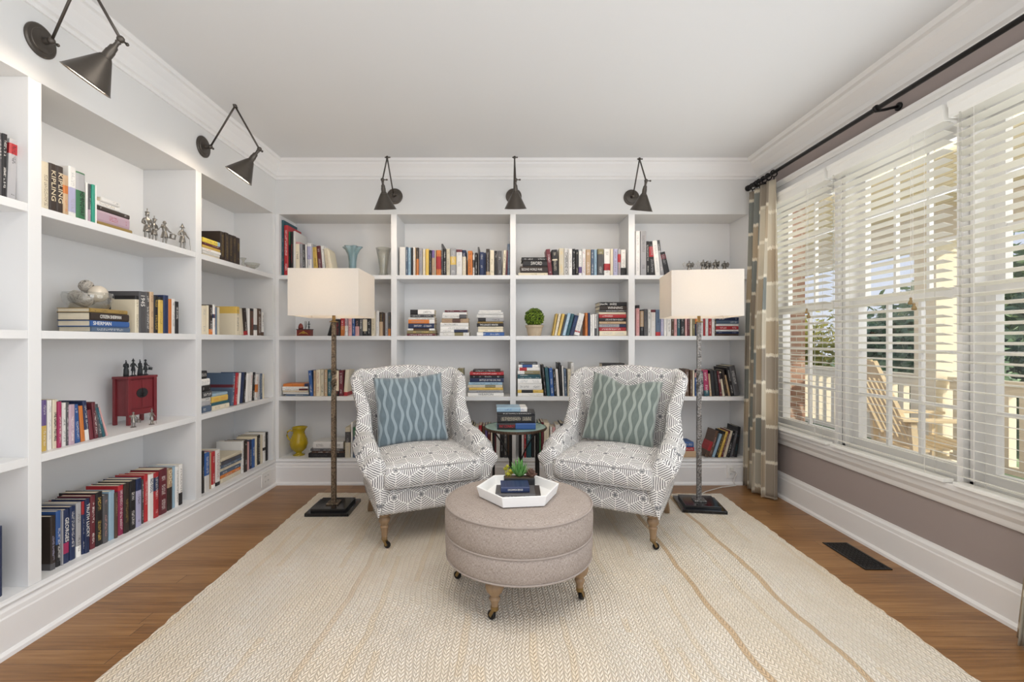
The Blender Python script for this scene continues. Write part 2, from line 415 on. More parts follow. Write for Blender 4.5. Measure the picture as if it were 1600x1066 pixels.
def baked(o):
    dg = bpy.context.evaluated_depsgraph_get(); dg.update()
    me = bpy.data.meshes.new_from_object(o.evaluated_get(dg)); bpy.data.objects.remove(o); return me
# ------------------------------------------------------------ room shell
XL, XF, XR = -2.235, -1.896, 2.16     # back of side bookcase, its face, window wall
YB, YF = 4.21, 3.884                  # back of rear bookcase, its face
CZ = 2.70; YN = -2.6
WZ0, WZ1 = .53, 2.28
WINS = [(2.985, 3.72), (2.185, 2.945), (1.385, 2.145)]
def st(name, bm, m, parent=None, **k): return obj(name, bm, m, parent, kind=None if parent else 'structure', **k)
st('floor', box(B(), -2.6, 2.3, YN, 4.5, -.1, 0), 'oak_floor')
st('ceiling', box(B(), -2.6, 2.3, YN, 4.5, CZ, CZ+.1), 'ceiling_paint')
b = B(); box(b, -2.5, XL, YN, 4.5, 0, CZ); box(b, XL, XF, YN, YF, 2.261, CZ); st('wall_left', b, 'wall_white')
b = B(); box(b, -2.235, 2.3, YB, 4.5, 0, CZ); box(b, XF, XR, YF, YB, 2.261, CZ); st('wall_back', b, 'wall_white')
b = B(); wy0, wy1 = 1.30, 3.80; XO = 2.30
box(b, XR, XO, YN, wy0, 0, CZ); box(b, XR, XO, wy1, YB, 0, CZ); box(b, XR, XO, wy0, wy1, 0, WZ0-.02); box(b, XR, XO, wy0, wy1, WZ1+.02, CZ)
st('wall_right', b, 'mauve_wall_paint')
# crown mouldings
def crown(name, face, axis, sgn, t0, t1, proj, drop):
    P = [(0, 0), (.012, 0), (.014, .018), (.03, .025), (.034, .05), (.06, .085), (.085, .11), (.092, .125), (.11, .13), (.12, .15), (0, .15)]
    pts = [(u/.12*proj, CZ-drop+v/.15*drop) for u, v in P]
    if axis == 'y': fn = lambda u, v, t: (face+sgn*u, t, v)
    else: fn = lambda u, v, t: (t, face-u, v)
    st(name, extrude_poly(B(), pts, t0, t1, fn), 'trim_white')
crown('trim_1', XF, 'y', 1, YN, YF-.0, .09, .15); crown('trim_2', YF, 'x', 1, XF, XR, .09, .15); crown('trim_3', XR, 'y', -1, YN, YF-.0, .15, .17)
# baseboards
def base(name, face, axis, sgn, t0, t1, h, th):
    pts = [(0, 0), (th+.016, 0), (th+.014, .014), (th+.004, .022), (th, .024), (th, h-.045), (th-.003, h-.038), (th-.004, h-.02), (th-.010, h-.008), (th-.012, h), (0, h)]
    if axis == 'y': fn = lambda u, v, t: (face+sgn*u, t, v)
    else: fn = lambda u, v, t: (t, face-u, v)
    st(name, extrude_poly(B(), pts, t0, t1, fn), 'trim_white')
base('baseboard_right', XR, 'y', -1, YN, YF, .19, .018)
base('baseboard_left', XF, 'y', 1, YN, YF-.0, .19, .014); base('baseboard_back', YF, 'x', 1, XF, XR, .19, .014)

# ------------------------------------------------------------ bookcases
SH = [1.752, 1.243, .734]; ST = .034; BZ = .215
sideb = empty('built_in_bookcase', ((XL+XF)/2, 1.9, 0), label='white built-in bookcase along the long side wall, filled bays under two wall lamps', cat='bookcase')
rearb = empty('built_in_bookcase', (.1, (YB+YF)/2, 0), label='white built-in bookcase across the far wall behind the two armchairs', cat='bookcase')
def part(root, name, bm, mat, **k):
    for v in bm.verts: v.co -= root.location
    return obj(name, bm, mat, root, **k)
DY = [(-1.034, -.98), (-.07, -.016), (.894, .948), (1.858, 1.912), (2.876, 2.931), (3.850, YF)]
bv = dict(bevel=.0015)
for a, c in DY: part(sideb, 'divider', box(B(), XL+.012, XF, a, c, BZ, 2.261), 'white_paint', **bv)
for (a, c), (d, e) in zip(DY, DY[1:]):
    for z in SH: part(sideb, 'shelf', box(B(), XL+.012, XF-.001, c, d, z-ST, z), 'white_paint', **bv)
part(sideb, 'back_panel', box(B(), XL+.001, XL+.012, YN, YF, BZ, 2.261), 'white_paint')
part(sideb, 'plinth', box(B(), XL+.001, XF-.001, YN, YF, 0.001, BZ), 'white_paint')
part(sideb, 'ledge_moulding', extrude_poly(B(), [(0, .188), (.010, .190), (.012, .196), (.008, .204), (.006, .215), (0, .215)], YN, YF-.001, lambda u, v, t: (XF+u, t, v)), 'white_paint')
DX = [(XF, -1.866), (-.927, -.879), (.070, .118), (1.061, 1.114), (2.062, XR)]
for a, c in DX: part(rearb, 'divider', box(B(), a, c, YF, YB-.012, BZ, 2.261), 'white_paint', **bv)
for (a, c), (d, e) in zip(DX, DX[1:]):
    for z in SH: part(rearb, 'shelf', box(B(), c, d, YF+.001, YB-.012, z-ST, z), 'white_paint', **bv)
part(rearb, 'back_panel', box(B(), XF, XR, YB-.012, YB-.001, BZ, 2.261), 'white_paint')
part(rearb, 'plinth', box(B(), XF+.001, XR-.001, YF+.001, YB-.001, 0.001, BZ), 'white_paint')
part(rearb, 'ledge_moulding', extrude_poly(B(), [(0, .188), (.010, .190), (.012, .196), (.008, .204), (.006, .215), (0, .215)], XF, XR-.001, lambda u, v, t: (t, YF-u, v)), 'white_paint')

# ------------------------------------------------------------ window wall trim, windows, blinds
b = B()
box(b, XR-.022, XR, wy0-.09, wy1, WZ1-.01, 2.385)
extrude_poly(b, [(0, 2.385), (.03, 2.385), (.036, 2.395), (.05, 2.405), (.052, 2.42), (0, 2.42)], wy0-.1, wy1+.04, lambda u, v, t: (XR-u, t, v))
st('trim_4', b, 'trim_white', bevel=.002)
b = B()
box(b, XR-.022, XO, 3.735, 3.80, WZ0, WZ1); box(b, XR-.022, XO, 2.950, 2.980, WZ0, WZ1); box(b, XR-.022, XO, 2.150, 2.180, WZ0, WZ1); box(b, XR-.022, XO, wy0, 1.38, WZ0, WZ1)
st('trim_5', b, 'trim_white', bevel=.002)
# stool and apron
b = B(); box(b, XR-.06, XO, wy0-.12, 3.80, WZ0-.028, WZ0)
extrude_poly(b, [(0, .405), (.014, .408), (.018, .42), (.022, .44), (.038, .465), (.046, .50), (0, .50)], wy0-.1, 3.80, lambda u, v, t: (XR-u, t, v))
st('trim_6', b, 'trim_white', bevel=.003)
GX = 2.235
for i, (a, c) in enumerate(WINS):
    w = empty('window_%d' % (i+1), (GX, (a+c)/2, WZ0), kind='structure'); L = w.location
    def pw(nm, bm, mt, **k):
        for v in bm.verts: v.co -= L
        return obj(nm, bm, mt, w, **k)
    b = B(); jt = .022                       # jambs
    box(b, 2.165, 2.30, a, a+jt, WZ0, WZ1); box(b, 2.165, 2.30, c-jt, c, WZ0, WZ1); box(b, 2.165, 2.30, a, c, WZ1-jt, WZ1); box(b, 2.165, 2.30, a, c, WZ0, WZ0+jt)
    pw('jamb', b, 'trim_white')
    zm = 1.44
    for nm, z0, z1, x0 in (('upper_sash', zm-.02, WZ1-jt, 2.255), ('lower_sash', WZ0+jt, zm+.02, 2.212)):
        b = B(); s = .046; y0, y1 = a+jt, c-jt
        box(b, x0, x0+.034, y0, y0+s, z0, z1); box(b, x0, x0+.034, y1-s, y1, z0, z1)
        box(b, x0, x0+.034, y0+s, y1-s, z0, z0+.05); box(b, x0, x0+.034, y0+s, y1-s, z1-.045, z1)
        nc = 2 if i == 0 else 3; m0, m1 = y0+s, y1-s
        for k in range(1, nc):
            yy = m0+(m1-m0)*k/nc; box(b, x0+.0055, x0+.0285, yy-.0085, yy+.0085, z0+.05, z1-.045)
        for k in range(1, 3):
            zz = z0+.05+(z1-z0-.095)*k/3; box(b, x0+.007, x0+.027, m0, m1, zz-.009, zz+.009)
        f = pw(nm, b, 'trim_white')
        g = B(); box(g, x0+.015, x0+.019, m0, m1, z0+.05, z1-.045)
        for v in g.verts: v.co -= L
        obj('glass_pane', g, 'window_glass', f)
# blinds
BX = 2.115
def blind(a, c, label, rail_open):
    r = empty('window_blind', (BX, (a+c)/2, WZ1), label=label, cat='blind', group='white slatted window blinds'); L = r.location
    def pb(nm, bm, mt, par=None, **k):
        for v in bm.verts: v.co -= L
        return obj(nm, bm, mt, par or r, **k)
    b = B()
    prof = [(0, 2.235), (.006, 2.233), (.009, 2.245), (.009, 2.28), (.014, 2.29), (.016, 2.31), (0, 2.31)]
    extrude_poly(b, prof, a-.008, c+.008, lambda u, v, t: (BX-.034-u, t, v))
    for yy in (a-.008, c): box(b, BX-.034, XR-.023, yy, yy+.008, 2.235, 2.31)
    pb('valance', b, 'blind_white')
    b = B(); n = 0; z = WZ0+.05+rail_open
    while z < 2.235:
        T = Matrix.Translation((BX-.008, 0, z))@Matrix.Rotation(math.radians(12), 4, 'Y')
        box(b, -.024, .024, a+.004, c-.004, -.0014, .0014, 0, T); z += .0435
    pb('slats', b, 'slat_white')
    pb('bottom_rail', box(B(), BX-.034, BX+.018, a+.003, c-.003, WZ0+.002+rail_open, WZ0+.020+rail_open), 'blind_white', bevel=.002)
    b = B()
    for yy in (a+.10, c-.10):
        for xx in (BX-.034, BX+.018): tube(b, [(xx, yy, WZ0+.02+rail_open), (xx, yy, 2.24)], .0012, 4)
    pb('ladder_cord', b, 'cord_white')
    yt = a+.16
    cd = pb('pull_cord', tube(tube(B(), [(BX-.048, yt, 2.236), (BX-.048, yt, 1.42)], .0012, 4), [(BX-.048, yt-.012, 2.236), (BX-.048, yt-.012, 1.39)], .0012, 4), 'cord_white')
    for dy, zt in ((0, 1.42), (-.012, 1.39)):
        t = B(); lathe(t, [(.003, 0), (.006, -.004), (.005, -.012), (.011, -.024), (.011, -.034), (.006, -.036)], 12, Matrix.Translation((BX-.048, yt+dy*1.6, zt)))
        pb('tassel', t, 'brass_tassel', cd, smooth=True)
    yw = c-.05
    pb('tilt_wand', tube(B(), [(BX-.046, yw, 2.236), (BX-.046, yw, 1.25)], .004, 8), 'clear_glass')
blind(*WINS[0], 'white slatted blind nearest the hanging curtain, over the narrow far window', 0)
blind(*WINS[1], 'white slatted blind in the middle window, in front of the rocking chair outside', 0)
blind(*WINS[2], 'white slatted blind closest to the viewer, cut off by the picture edge', 0)

# curtain rod and curtains
RX, RZ = 2.035, 2.462
rod = empty('curtain_rod', (RX, 2.5, RZ), label='black iron curtain rod running above the three windows', cat='curtain rod')
def pr(nm, bm, mt='black_iron', par=None, **k):
    L = (par or rod); o = Vector(rod.location)
    for v in bm.verts: v.co -= o
    return obj(nm, bm, mt, par or rod, **k)
pr('rod', tube(B(), [(RX, .3, RZ), (RX, 3.80, RZ)], .0125, 14), smooth=True)
for yy, s in ((3.80, 1), (.3, -1)):
    pr('finial', lathe(B(), [(.013, 0), (.02, .004), (.013, .012), (.024, .026), (.024, .040), (.012, .052), (.001, .056)], 16, axisT((RX, yy, RZ), (0, s, 0))), smooth=True)
for yy in (3.74, 2.52, 1.0):
    b = B(); tube(b, [(RX, yy-.008, RZ), (RX, yy+.008, RZ)], .019, 12); tube(b, [(RX, yy, RZ-.012), (RX+.04, yy, RZ-.006), (XR-.012, yy, RZ+.012)], .008, 8)
    lathe(b, [(.022, 0), (.022, .008), (.012, .012)], 14, axisT((XR-.001, yy, RZ+.012), (-1, 0, 0)))
    pr('bracket', b, smooth=True)
def ring(y):
    b = B(); n = 20; R_, r_ = .024, .0045; rs = []
    for i in range(n):
        a = 2*PI*i/n
        rs.append([b.verts.new((RX+(R_+r_*math.cos(q))*math.cos(a), y+r_*math.sin(q), RZ-.008+(R_+r_*math.cos(q))*math.sin(a))) for q in [2*PI*k/8 for k in range(8)]])
    for i in range(n):
        for k in range(8): b.faces.new((rs[i][k], rs[(i+1) % n][k], rs[(i+1) % n][(k+1) % 8], rs[i][(k+1) % 8]))
    tube(b, [(RX, y, RZ-.034), (RX, y, RZ-.052)], .004, 6)
    return pr('ring', b, smooth=True)
for y in (3.765, 3.70, 3.665, 3.60, 3.54, 3.47): ring(y)
for y in (1.64, 1.56, 1.48): ring(y)
def curtain(y0t, y1t, y0b, y1b, folds, label, cloth, seed):
    nu, nv = 140, 50; ztop, zbot = RZ-.052, .012; rr = random.Random(seed)
    ph = [rr.uniform(-.35, .35) for _ in range(folds+2)]
    def fn(i, j, off=0.0):
        s = i/(nu-1); t = j/(nv-1); z = ztop+(zbot-ztop)*t
        amp = (.026+.044*min(1, t*2.2))*(1 if seed == 2 else .6); q = s*folds; k = int(q)
        y = (y0t+(y1t-y0t)*s)*(1-t**1.3)+(y0b+(y1b-y0b)*s)*t**1.3
        a = q*2*PI+ph[k]*(1-(q-k))+ph[k+1]*(q-k)+.5*math.sin(t*3+seed)*s
        x = RX-(.006+.014*t if seed == 2 else -.010)+amp*math.sin(a)*(.75+.25*math.sin(3*a*.31+seed))+.012*t*math.sin(s*9)
        y += .012*math.sin(2*a)*min(1, t*2)
        return (min(x, 2.092), min(y, 3.866), z)
    me = grid_mesh('curtain', nu, nv, fn, lambda i, j: (i/(nu-1)*cloth, (1-j/(nv-1))*(ztop-zbot)))
    o = obj('curtain', me, 'ikat_linen', smooth=True, label=label, cat='curtain', group='patterned curtain panels')
    md = o.modifiers.new('t', 'SOLIDIFY'); md.thickness = .002
curtain(3.455, 3.80, 3.46, 3.84, 4, 'tan and grey ikat block curtain gathered in the far corner by the bookcase', 1.35, 2)
curtain(1.32, 1.66, 1.40, 1.85, 4, 'tan and grey ikat block curtain just showing at the near end of the windows', 1.0, 5)

# floor vent and outlets
v = empty('floor_vent', (1.975, 2.592, 0), label='black pierced metal floor register in the wood floor below the windows', cat='vent')
b = B(); x0, x1, y0, y1 = -.072, .072, -.163, .163
box(b, x0, x1, y0, y0+.014, 0, .005); box(b, x0, x1, y1-.014, y1, 0, .005); box(b, x0, x0+.014, y0+.014, y1-.014, 0, .005); box(b, x1-.014, x1, y0+.014, y1-.014, 0, .005)
obj('frame', b, 'black_iron', v, bevel=.001)
b = B(); box(b, x0+.014, x1-.014, y0+.014, y1-.014, .0005, .0012, 0)
obj('backing', b, 'slot_dark', v)
b = B(); nyy = 12
for k in range(nyy+1):
    yy = y0+.014+(y1-y0-.028)*k/nyy; box(b, x0+.014, x1-.014, yy-.002, yy+.002, .0012, .004)
for k in range(1, 5):
    xx = x0+.014+(x1-x0-.028)*k/5; box(b, xx-.002, xx+.002, y0+.014, y1-.014, .0012, .0038)
for k in range(nyy):
    for j in range(5):
        lathe(b, [(.0055, .0012), (.0055, .0042)], 8, Matrix.Translation((x0+.014+(x1-x0-.028)*(j+.5)/5, y0+.014+(y1-y0-.028)*(k+.5)/nyy, 0)))
obj('grille', b, 'black_iron', v)
def outlet(loc, rz, label, gangs):
    o = empty('wall_outlet', loc, rz, label=label, cat='outlet')
    w = .036*gangs
    obj('cover_plate', box(B(), -w, w, -.006, 0, -.057, .057), 'plastic_white', o, bevel=.002)
    for g in range(gangs):
        cx = (g-(gangs-1)/2)*.046
        for dz in (-.02, .02):
            s = obj('socket', box(B(), cx-.014, cx+.014, -.008, -.006, dz-.012, dz+.012), 'plastic_white', o, bevel=.002)
            b = B()
            for dx in (-.006, .006): box(b, cx+dx-.001, cx+dx+.001, -.0085, -.008, dz-.005, dz+.006)
            obj('slot', b, 'slot_dark', s)
    return o
outlet((XF+.0145, 3.70, .105), PI/2, 'white double outlet plate on the side bookcase baseboard near the corner', 2)
outlet((1.91, YF-.0145, .112), 0, 'white outlet plate on the far baseboard beside the curtain', 1)
b = B(); tube(b, [(1.91, YF-.024, .125), (1.905, YF-.04, .128), (1.93, YF-.045, .12), (1.945, YF-.045, .10), (1.925, YF-.045, .065), (1.918, YF-.05, .03), (1.93, YF-.06, .008), (1.80, YF-.09, .0045), (1.62, YF-.2, .0045), (1.49, 3.56, .0045), (1.46, 3.50, .0045)], .0035, 8)
box(b, 1.898, 1.922, YF-.040, YF-.0235, .120, .145)
obj('lamp_cord', b, 'cord_white', smooth=False, label='white lamp cord plugged into the outlet beside the curtain', cat='cord')

# ------------------------------------------------------------ porch and garden outside
PZ = -.12
st('porch_floor', box(B(), 2.31, 4.9, -2, 9, PZ-.1, PZ), 'porch_floorboards')
st('porch_ceiling', box(B(), 2.31, 5.0, -2, 9, 2.55, 2.62), 'beadboard')
st('lawn', box(B(), 4.95, 60, -20, 60, -.9, -.8), 'lawn')
st('exterior_beam', box(B(), 4.55, 4.8, -2, 9, 2.22, 2.549), 'porch_white')
st('exterior_brick_wall', box(B(), 2.31, 3.02, 4.62, 4.95, PZ, 2.54), 'brick')
def column(x, y, label):
    o = empty('porch_column', (x, y, PZ), label=label, cat='column', group='square porch columns')
    obj('shaft', box(B(), -.13, .13, -.13, .13, .12, 2.25), 'porch_white', o); obj('plinth', box(B(), -.16, .16, -.16, .16, 0, .12), 'porch_white', o); obj('capital', box(B(), -.155, .155, -.155, .155, 2.25, 2.34), 'porch_white', o)
column(4.67, 4.98, 'square cream porch column behind the rocking chair in the middle window')
column(4.67, 7.7, 'square cream porch column farthest along the porch')
column(4.67, 2.35, 'square cream porch column at the near end of the porch railing')
rl = empty('porch_railing', (4.67, 5, PZ), label='cream porch railing with square balusters outside the windows', cat='railing')
ro = Vector((4.67, 5, PZ))
for ya, yb in ((2.52, 4.81), (5.15, 7.53), (-1.5, 2.18)):
    b = B(); box(b, -.05, .05, ya-5, yb-5, .90, .95); box(b, -.03, .03, ya-5, yb-5, .82, .90); obj('top_rail', b, 'porch_white', rl)
    obj('bottom_rail', box(B(), -.03, .03, ya-5, yb-5, .10, .17), 'porch_white', rl)
    n = int((yb-ya)/.15)
    b = B()
    for k in range(n):
        yy = ya+(k+.5)*(yb-ya)/n-5; box(b, -.035, .035, yy-.034, yy+.034, .17, .82)
    obj('balusters', b, 'porch_white', rl, kind='stuff')
def rocker():
    o = empty('rocking_chair', (0, 0, 0))
    # faces -y locally
    w = .29
    for s in (-1, 1):
        b = B(); pts = [(s*w, -.42+.86*k/10, .02+.0+.10*((k/10-.45)*2)**2) for k in range(11)]
        for a, c in zip(pts, pts[1:]): bar(b, a, c, .035, .04)
        obj('rocker_runner', b, 'rocker_wood', o)
        obj('front_leg', bar(B(), (s*w, -.27, .05), (s*w, -.27, .62), .045, .045, up=(0, 1, 0)), 'rocker_wood', o)
        obj('back_leg', bar(B(), (s*w, .20, .05), (s*w, .24, .62), .045, .045, up=(0, 1, 0)), 'rocker_wood', o)
        obj('armrest', box(B(), s*w-.055, s*w+.055, -.34, .34, .62, .645), 'rocker_wood', o, bevel=.004)
        obj('back_post', bar(B(), (s*(w-.055), .17, .38), (s*(w-.06), .50, 1.14), .045, .03, up=(0, 1, 0)), 'rocker_wood', o)
    b = B()
    for k in range(7):
        yy = -.28+k*.075; box(b, -w+.02, w-.02, yy, yy+.058, .40-.012*k*.8, .42-.012*k*.8)
    obj('seat', b, 'rocker_wood', o)
    b = B()
    for k in range(5):
        xx = (k-2)*.075; bar(b, (xx, .18, .40), (xx, .44, 1.0), .045, .016, up=(0, 1, 0))
    obj('back_slats', b, 'rocker_wood', o)
    obj('crest_rail', bar(B(), (0, .435, .985), (0, .505, 1.15), .40, .022, up=(0, 1, 0)), 'rocker_wood', o, bevel=.004)
    obj('lower_rail', bar(B(), (-w+.06, .18, .41), (w-.06, .18, .41), .02, .06), 'rocker_wood', o)
    return o
r1 = rocker(); r1.location = (3.86, 4.27, PZ); r1.rotation_euler = (0, 0, PI/2-.2); tag(r1, 'pale wooden slat-back rocking chair seen through the middle window', 'rocking chair', 'porch rocking chairs')
r3 = copy_tree(r1); r3.location = (3.75, 2.35, PZ); r3.rotation_euler = (0, 0, PI/2-.05); tag(r3, 'pale wooden rocking chair seen low through the nearest window', 'rocking chair', 'porch rocking chairs')
def tree(c, rad, n, mat, label, seed, leaf=.085, cat='tree', name='garden_tree'):
    rr = random.Random(seed); o = empty(name, (c[0], c[1], -.8), label=label, cat=cat)
    bm = B()
    lobes = [(Vector((rr.uniform(-.6, .6)*rad[0], rr.uniform(-.6, .6)*rad[1], c[2]+.8+rr.uniform(-.6, .6)*rad[2])), rr.uniform(.35, .6)) for _ in range(9)]
    for k in range(n):
        lc, ls = lobes[k % 9]; d = Vector((rr.gauss(0, 1), rr.gauss(0, 1), rr.gauss(0, 1))).normalized()*(rr.random()**.4)
        p = lc+Vector((d.x*rad[0]*ls, d.y*rad[1]*ls, d.z*rad[2]*ls))
        if p.z < .1: p.z = .1+rr.random()*.5
        a = Vector((rr.gauss(0, 1), rr.gauss(0, 1), rr.gauss(0, 1))).normalized(); t = a.orthogonal().normalized(); s = leaf*rr.uniform(.6, 1.4)
        bm.faces.new([bm.verts.new(p+q) for q in (a*s, t*s*.5, -a*s, -t*s*.5)])
    obj('foliage', bm, mat, o)
    obj('trunk', tube(B(), [(0, 0, 0), (0, 0, c[2]+.8)], [.16, .07], 8), 'bark', o)
tree((9.5, 6.5, 1.0), (1.7, 1.6, 1.7), 9500, 'dark_foliage', 'dense dark green tree behind the middle window porch column', 1)
tree((9.0, 9.5, .9), (2.0, 1.8, 1.7), 9500, 'dark_foliage', 'dark green tree beyond the porch railing, second from the nearest window', 2)
tree((9.3, 3.9, .75), (1.8, 1.7, 1.8), 9500, 'dark_foliage', 'dark green tree filling the lower part of the nearest window', 3)
tree((7.4, 12.6, .9), (1.9, 1.6, 1.8), 4200, 'yellow_foliage', 'yellow-green sunlit tree beyond the far narrow window', 4)
tree((13.5, 12.5, 1.5), (3.2, 3.0, 2.6), 4600, 'mid_foliage', 'pale green tree in the distance beyond the dark hedge trees', 5, .2)
tree((14.5, 6.0, 2.0), (3.2, 3.0, 2.4), 8000, 'mid_foliage', 'pale green tree high behind the nearest window tree', 6, .2)
# ------------------------------------------------------------ rug
def rug():
    n = 220; rr = random.Random(3); bm = B()
    cs = [(-1.43, 3.625), (1.70, 3.605), (1.63, -.55), (-1.40, -.55)]
    ring = []
    for (a, c) in zip(cs, cs[1:]+cs[:1]):
        L = math.hypot(c[0]-a[0], c[1]-a[1]); m_ = int(L/.03)
        for k in range(m_):
            t = k/m_; x = a[0]+(c[0]-a[0])*t; y = a[1]+(c[1]-a[1])*t
            nx, ny = (c[1]-a[1])/L, -(c[0]-a[0])/L; w = .003*math.sin(k*2.1)+.003*math.sin(k*.37)+rr.uniform(-.003, .003)
            ring.append((x+nx*w*-1, y-ny*w))
    top = [bm.verts.new((x, y, .014)) for x, y in ring]; bot = [bm.verts.new((x*1.002, y, .001)) for x, y in ring]; N = len(ring)
    for i in range(N): bm.faces.new((top[i], bot[i], bot[(i+1) % N], top[(i+1) % N]))
    bm.faces.new(top)
    return obj('braided_rug', bm, 'braided_jute', label='large cream chunky braided jute rug on the wood floor under the seating', cat='rug')
rug(); RT = .0145

def caster(par, x, y, rot, wheel='black_iron'):
    b = B(); T = Matrix.Translation((x, y, 0))@Matrix.Rotation(rot, 4, 'Z')
    lathe(b, [(.017, .048), (.017, .064), (.013, .066)], 12, T)
    for s in (-1, 1): bar(b, T@Vector((0, s*.012, .05)), T@Vector((.018, s*.012, .018)), .004, .014)
    o = obj('caster', b, 'antique_brass', par, smooth=False)
    b = B(); lathe(b, [(.005, -.008), (.017, -.008), (.019, -.004), (.019, .004), (.017, .008), (.005, .008)], 18, T@Matrix.Translation((.018, 0, .019))@Matrix.Rotation(PI/2, 4, 'X'))
    obj('wheel', b, wheel, o, smooth=False)

def smooth(t): t = max(0, min(1, t)); return t*t*(3-2*t)
def shell_mesh():
    th = .072; yf = -.325; z0 = .205
    def plan(s, z):
        """s 0..1 along the U (left front -> back -> right front); returns point, inward normal, distance forward of back"""
        up = max(0, z-.3)
        Wd = .325+.035*smooth((z-.25)/.38)+.052*smooth((z-.62)/.36); yb = .30+up*.20; r = .12
        yfz = yf-.01*smooth((z-.3)/.3)
        side = (yb-r)-yfz; arc = PI/2*r; back = 2*(Wd-r); T = 2*side+2*arc+back; d = s*T
        ex = lambda q: .052*smooth((q-.12)/.28)*smooth((z-.2)/.36)*(1-smooth((z-.64)/.1))
        if d < side: return Vector((-Wd-ex(yb-(yfz+d)), yfz+d, z)), Vector((1, 0, 0)), yb-(yfz+d), d
        d -= side
        if d < arc:
            a = d/r; return Vector((-Wd+r-r*math.cos(a), yb-r+r*math.sin(a), z)), Vector((math.cos(a), -math.sin(a), 0)), r*(1-math.sin(a)), d+side
        d -= arc
        if d < back: return Vector((-Wd+r+d, yb, z)), Vector((0, -1, 0)), 0, d+side+arc
        d -= back
        if d < arc:
            a = d/r; return Vector((Wd-r+r*math.sin(a), yb-r+r*math.cos(a), z)), Vector((-math.sin(a), -math.cos(a), 0)), r*(1-math.cos(a)), d+side+arc+back
        d -= arc; return Vector((Wd+ex(r+d), yb-r-d, z)), Vector((-1, 0, 0)), r+d, d+side+2*arc+back
    ns = 81; NO, NT, NI = 16, 8, 14
    def top(s):
        _, _, d, _ = plan(s, .6)
        a = 1.0-.03*smooth((abs(s-.5)-.12)/.12)+.012*math.cos((s-.5)*20)*(abs(s-.5) < .15)
        if d < .13: return a-.02*smooth(d/.13)
        return a-.02+(.635-a)*smooth((d-.13)/.17)-.03*smooth((d-.30)/.3)-.05*smooth((d-.54)/.10)
    def section(i):
        s = i/(ns-1); H = top(s); _, _, d, _ = plan(s, .5); arm = smooth((d-.18)/.16)
        thk = th+.048*arm; r = thk/2; out = []
        for k in range(NO):
            z = z0+(H-r-z0)*k/(NO-1); p, n, _, dd = plan(s, z)
            bul = .022*arm*math.exp(-((z-(H-.075))/.05)**2)
            out.append((p-n*bul, (dd, z)))
        pc, n, _, dd = plan(s, H-r)
        for k in range(1, NT):
            a = PI*k/NT; out.append((pc+n*(r-r*math.cos(a))+Vector((0, 0, r*math.sin(a))), (dd, H-r+r*a)))
        for k in range(NI):
            z = (H-r)+(.36-(H-r))*k/(NI-1); p, n, _, dd = plan(s, z)
            th2 = thk+.02*math.sin(PI*min(1, max(0, (H-z)/.5)))*(1-arm)
            out.append((p+n*th2, (dd, H-r+PI*r+(H-r-z))))
        return out
    secs = [section(i) for i in range(ns)]; m = len(secs[0])
    # rounded arm fronts
    def capped(sec, dirn):
        res = []
        for e, f in ((.030, .58), (.022, .85), (.010, .97)):
            c = sum((q[0] for q in sec), Vector())/m
            # shrink across thickness only
            res.append([((q[0]-c)*1.0, q) for q in sec])
        return res
    rows = []
    def shrink(sec, f, e):
        a = [q[0] for q in sec]; outl = []
        for k, (p, uv) in enumerate(sec):
            mx = sum(x.x for x in a)/len(a); zc = p.z
            outl.append((Vector((mx+(p.x-mx)*f, p.y-e, max(z0, p.z-(1-f)*.05*smooth((p.z-.42)/.14)))), (uv[0]-e if True else 0, uv[1])))
        return outl
    rows = [shrink(secs[0], .45, .042), shrink(secs[0], .78, .034), shrink(secs[0], .95, .016)]+secs+[shrink(secs[-1], .95, .016), shrink(secs[-1], .78, .034), shrink(secs[-1], .45, .042)]
    R_ = len(rows); vs = [q[0] for r in rows for q in r]; fs = []; uv = []
    U = [r[0][1][0] for r in rows]; U = [U[3]-.03, U[3]-.022, U[3]-.01]+U[3:-3]+[U[-4]+.01, U[-4]+.022, U[-4]+.03]
    for i in range(R_-1):
        for j in range(m-1):
            fs.append((i*m+j, (i+1)*m+j, (i+1)*m+j+1, i*m+j+1))
            uv += [((a-R_/2)*.0222, rows[a][b][1][1]) for a, b in ((i, j), (i+1, j), (i+1, j+1), (i, j+1))]
        fs.append((i*m, i*m+m-1, (i+1)*m+m-1, (i+1)*m)); uv += [(0, 0)]*4
    for a in (0, R_-1):
        # front face of arm: strip between outer and inner sides
        half = m//2; order = list(range(m))
        for k in range(half):
            x, y = k, m-1-k
            if y-x <= 1: break
            q = [a*m+x, a*m+x+1, a*m+y-1, a*m+y]
            if q[1] == q[2]: q.pop(2)
            fs.append(tuple(q)); uv += [(vs[w].x, vs[w].z) for w in q]
    me = bpy.data.meshes.new('upholstered_shell'); me.from_pydata(vs, [], fs); l = me.uv_layers.new(name='UVMap'); me.update()
    for p in me.polygons:
        n = p.normal; ax = 'z' if abs(n.z) > .72 else ('x' if abs(n.x) > abs(n.y)*1.05 else 'y')
        for li in p.loop_indices:
            c = me.vertices[me.loops[li].vertex_index].co
            l.data[li].uv = (c.x, c.y+.07) if ax == 'z' else ((c.y+.05, c.z) if ax == 'x' else (c.x, c.z))
    me.update(); bm = bmesh.new(); bm.from_mesh(me); bmesh.ops.recalc_face_normals(bm, faces=bm.faces); bm.to_mesh(me); bm.free()
    return me
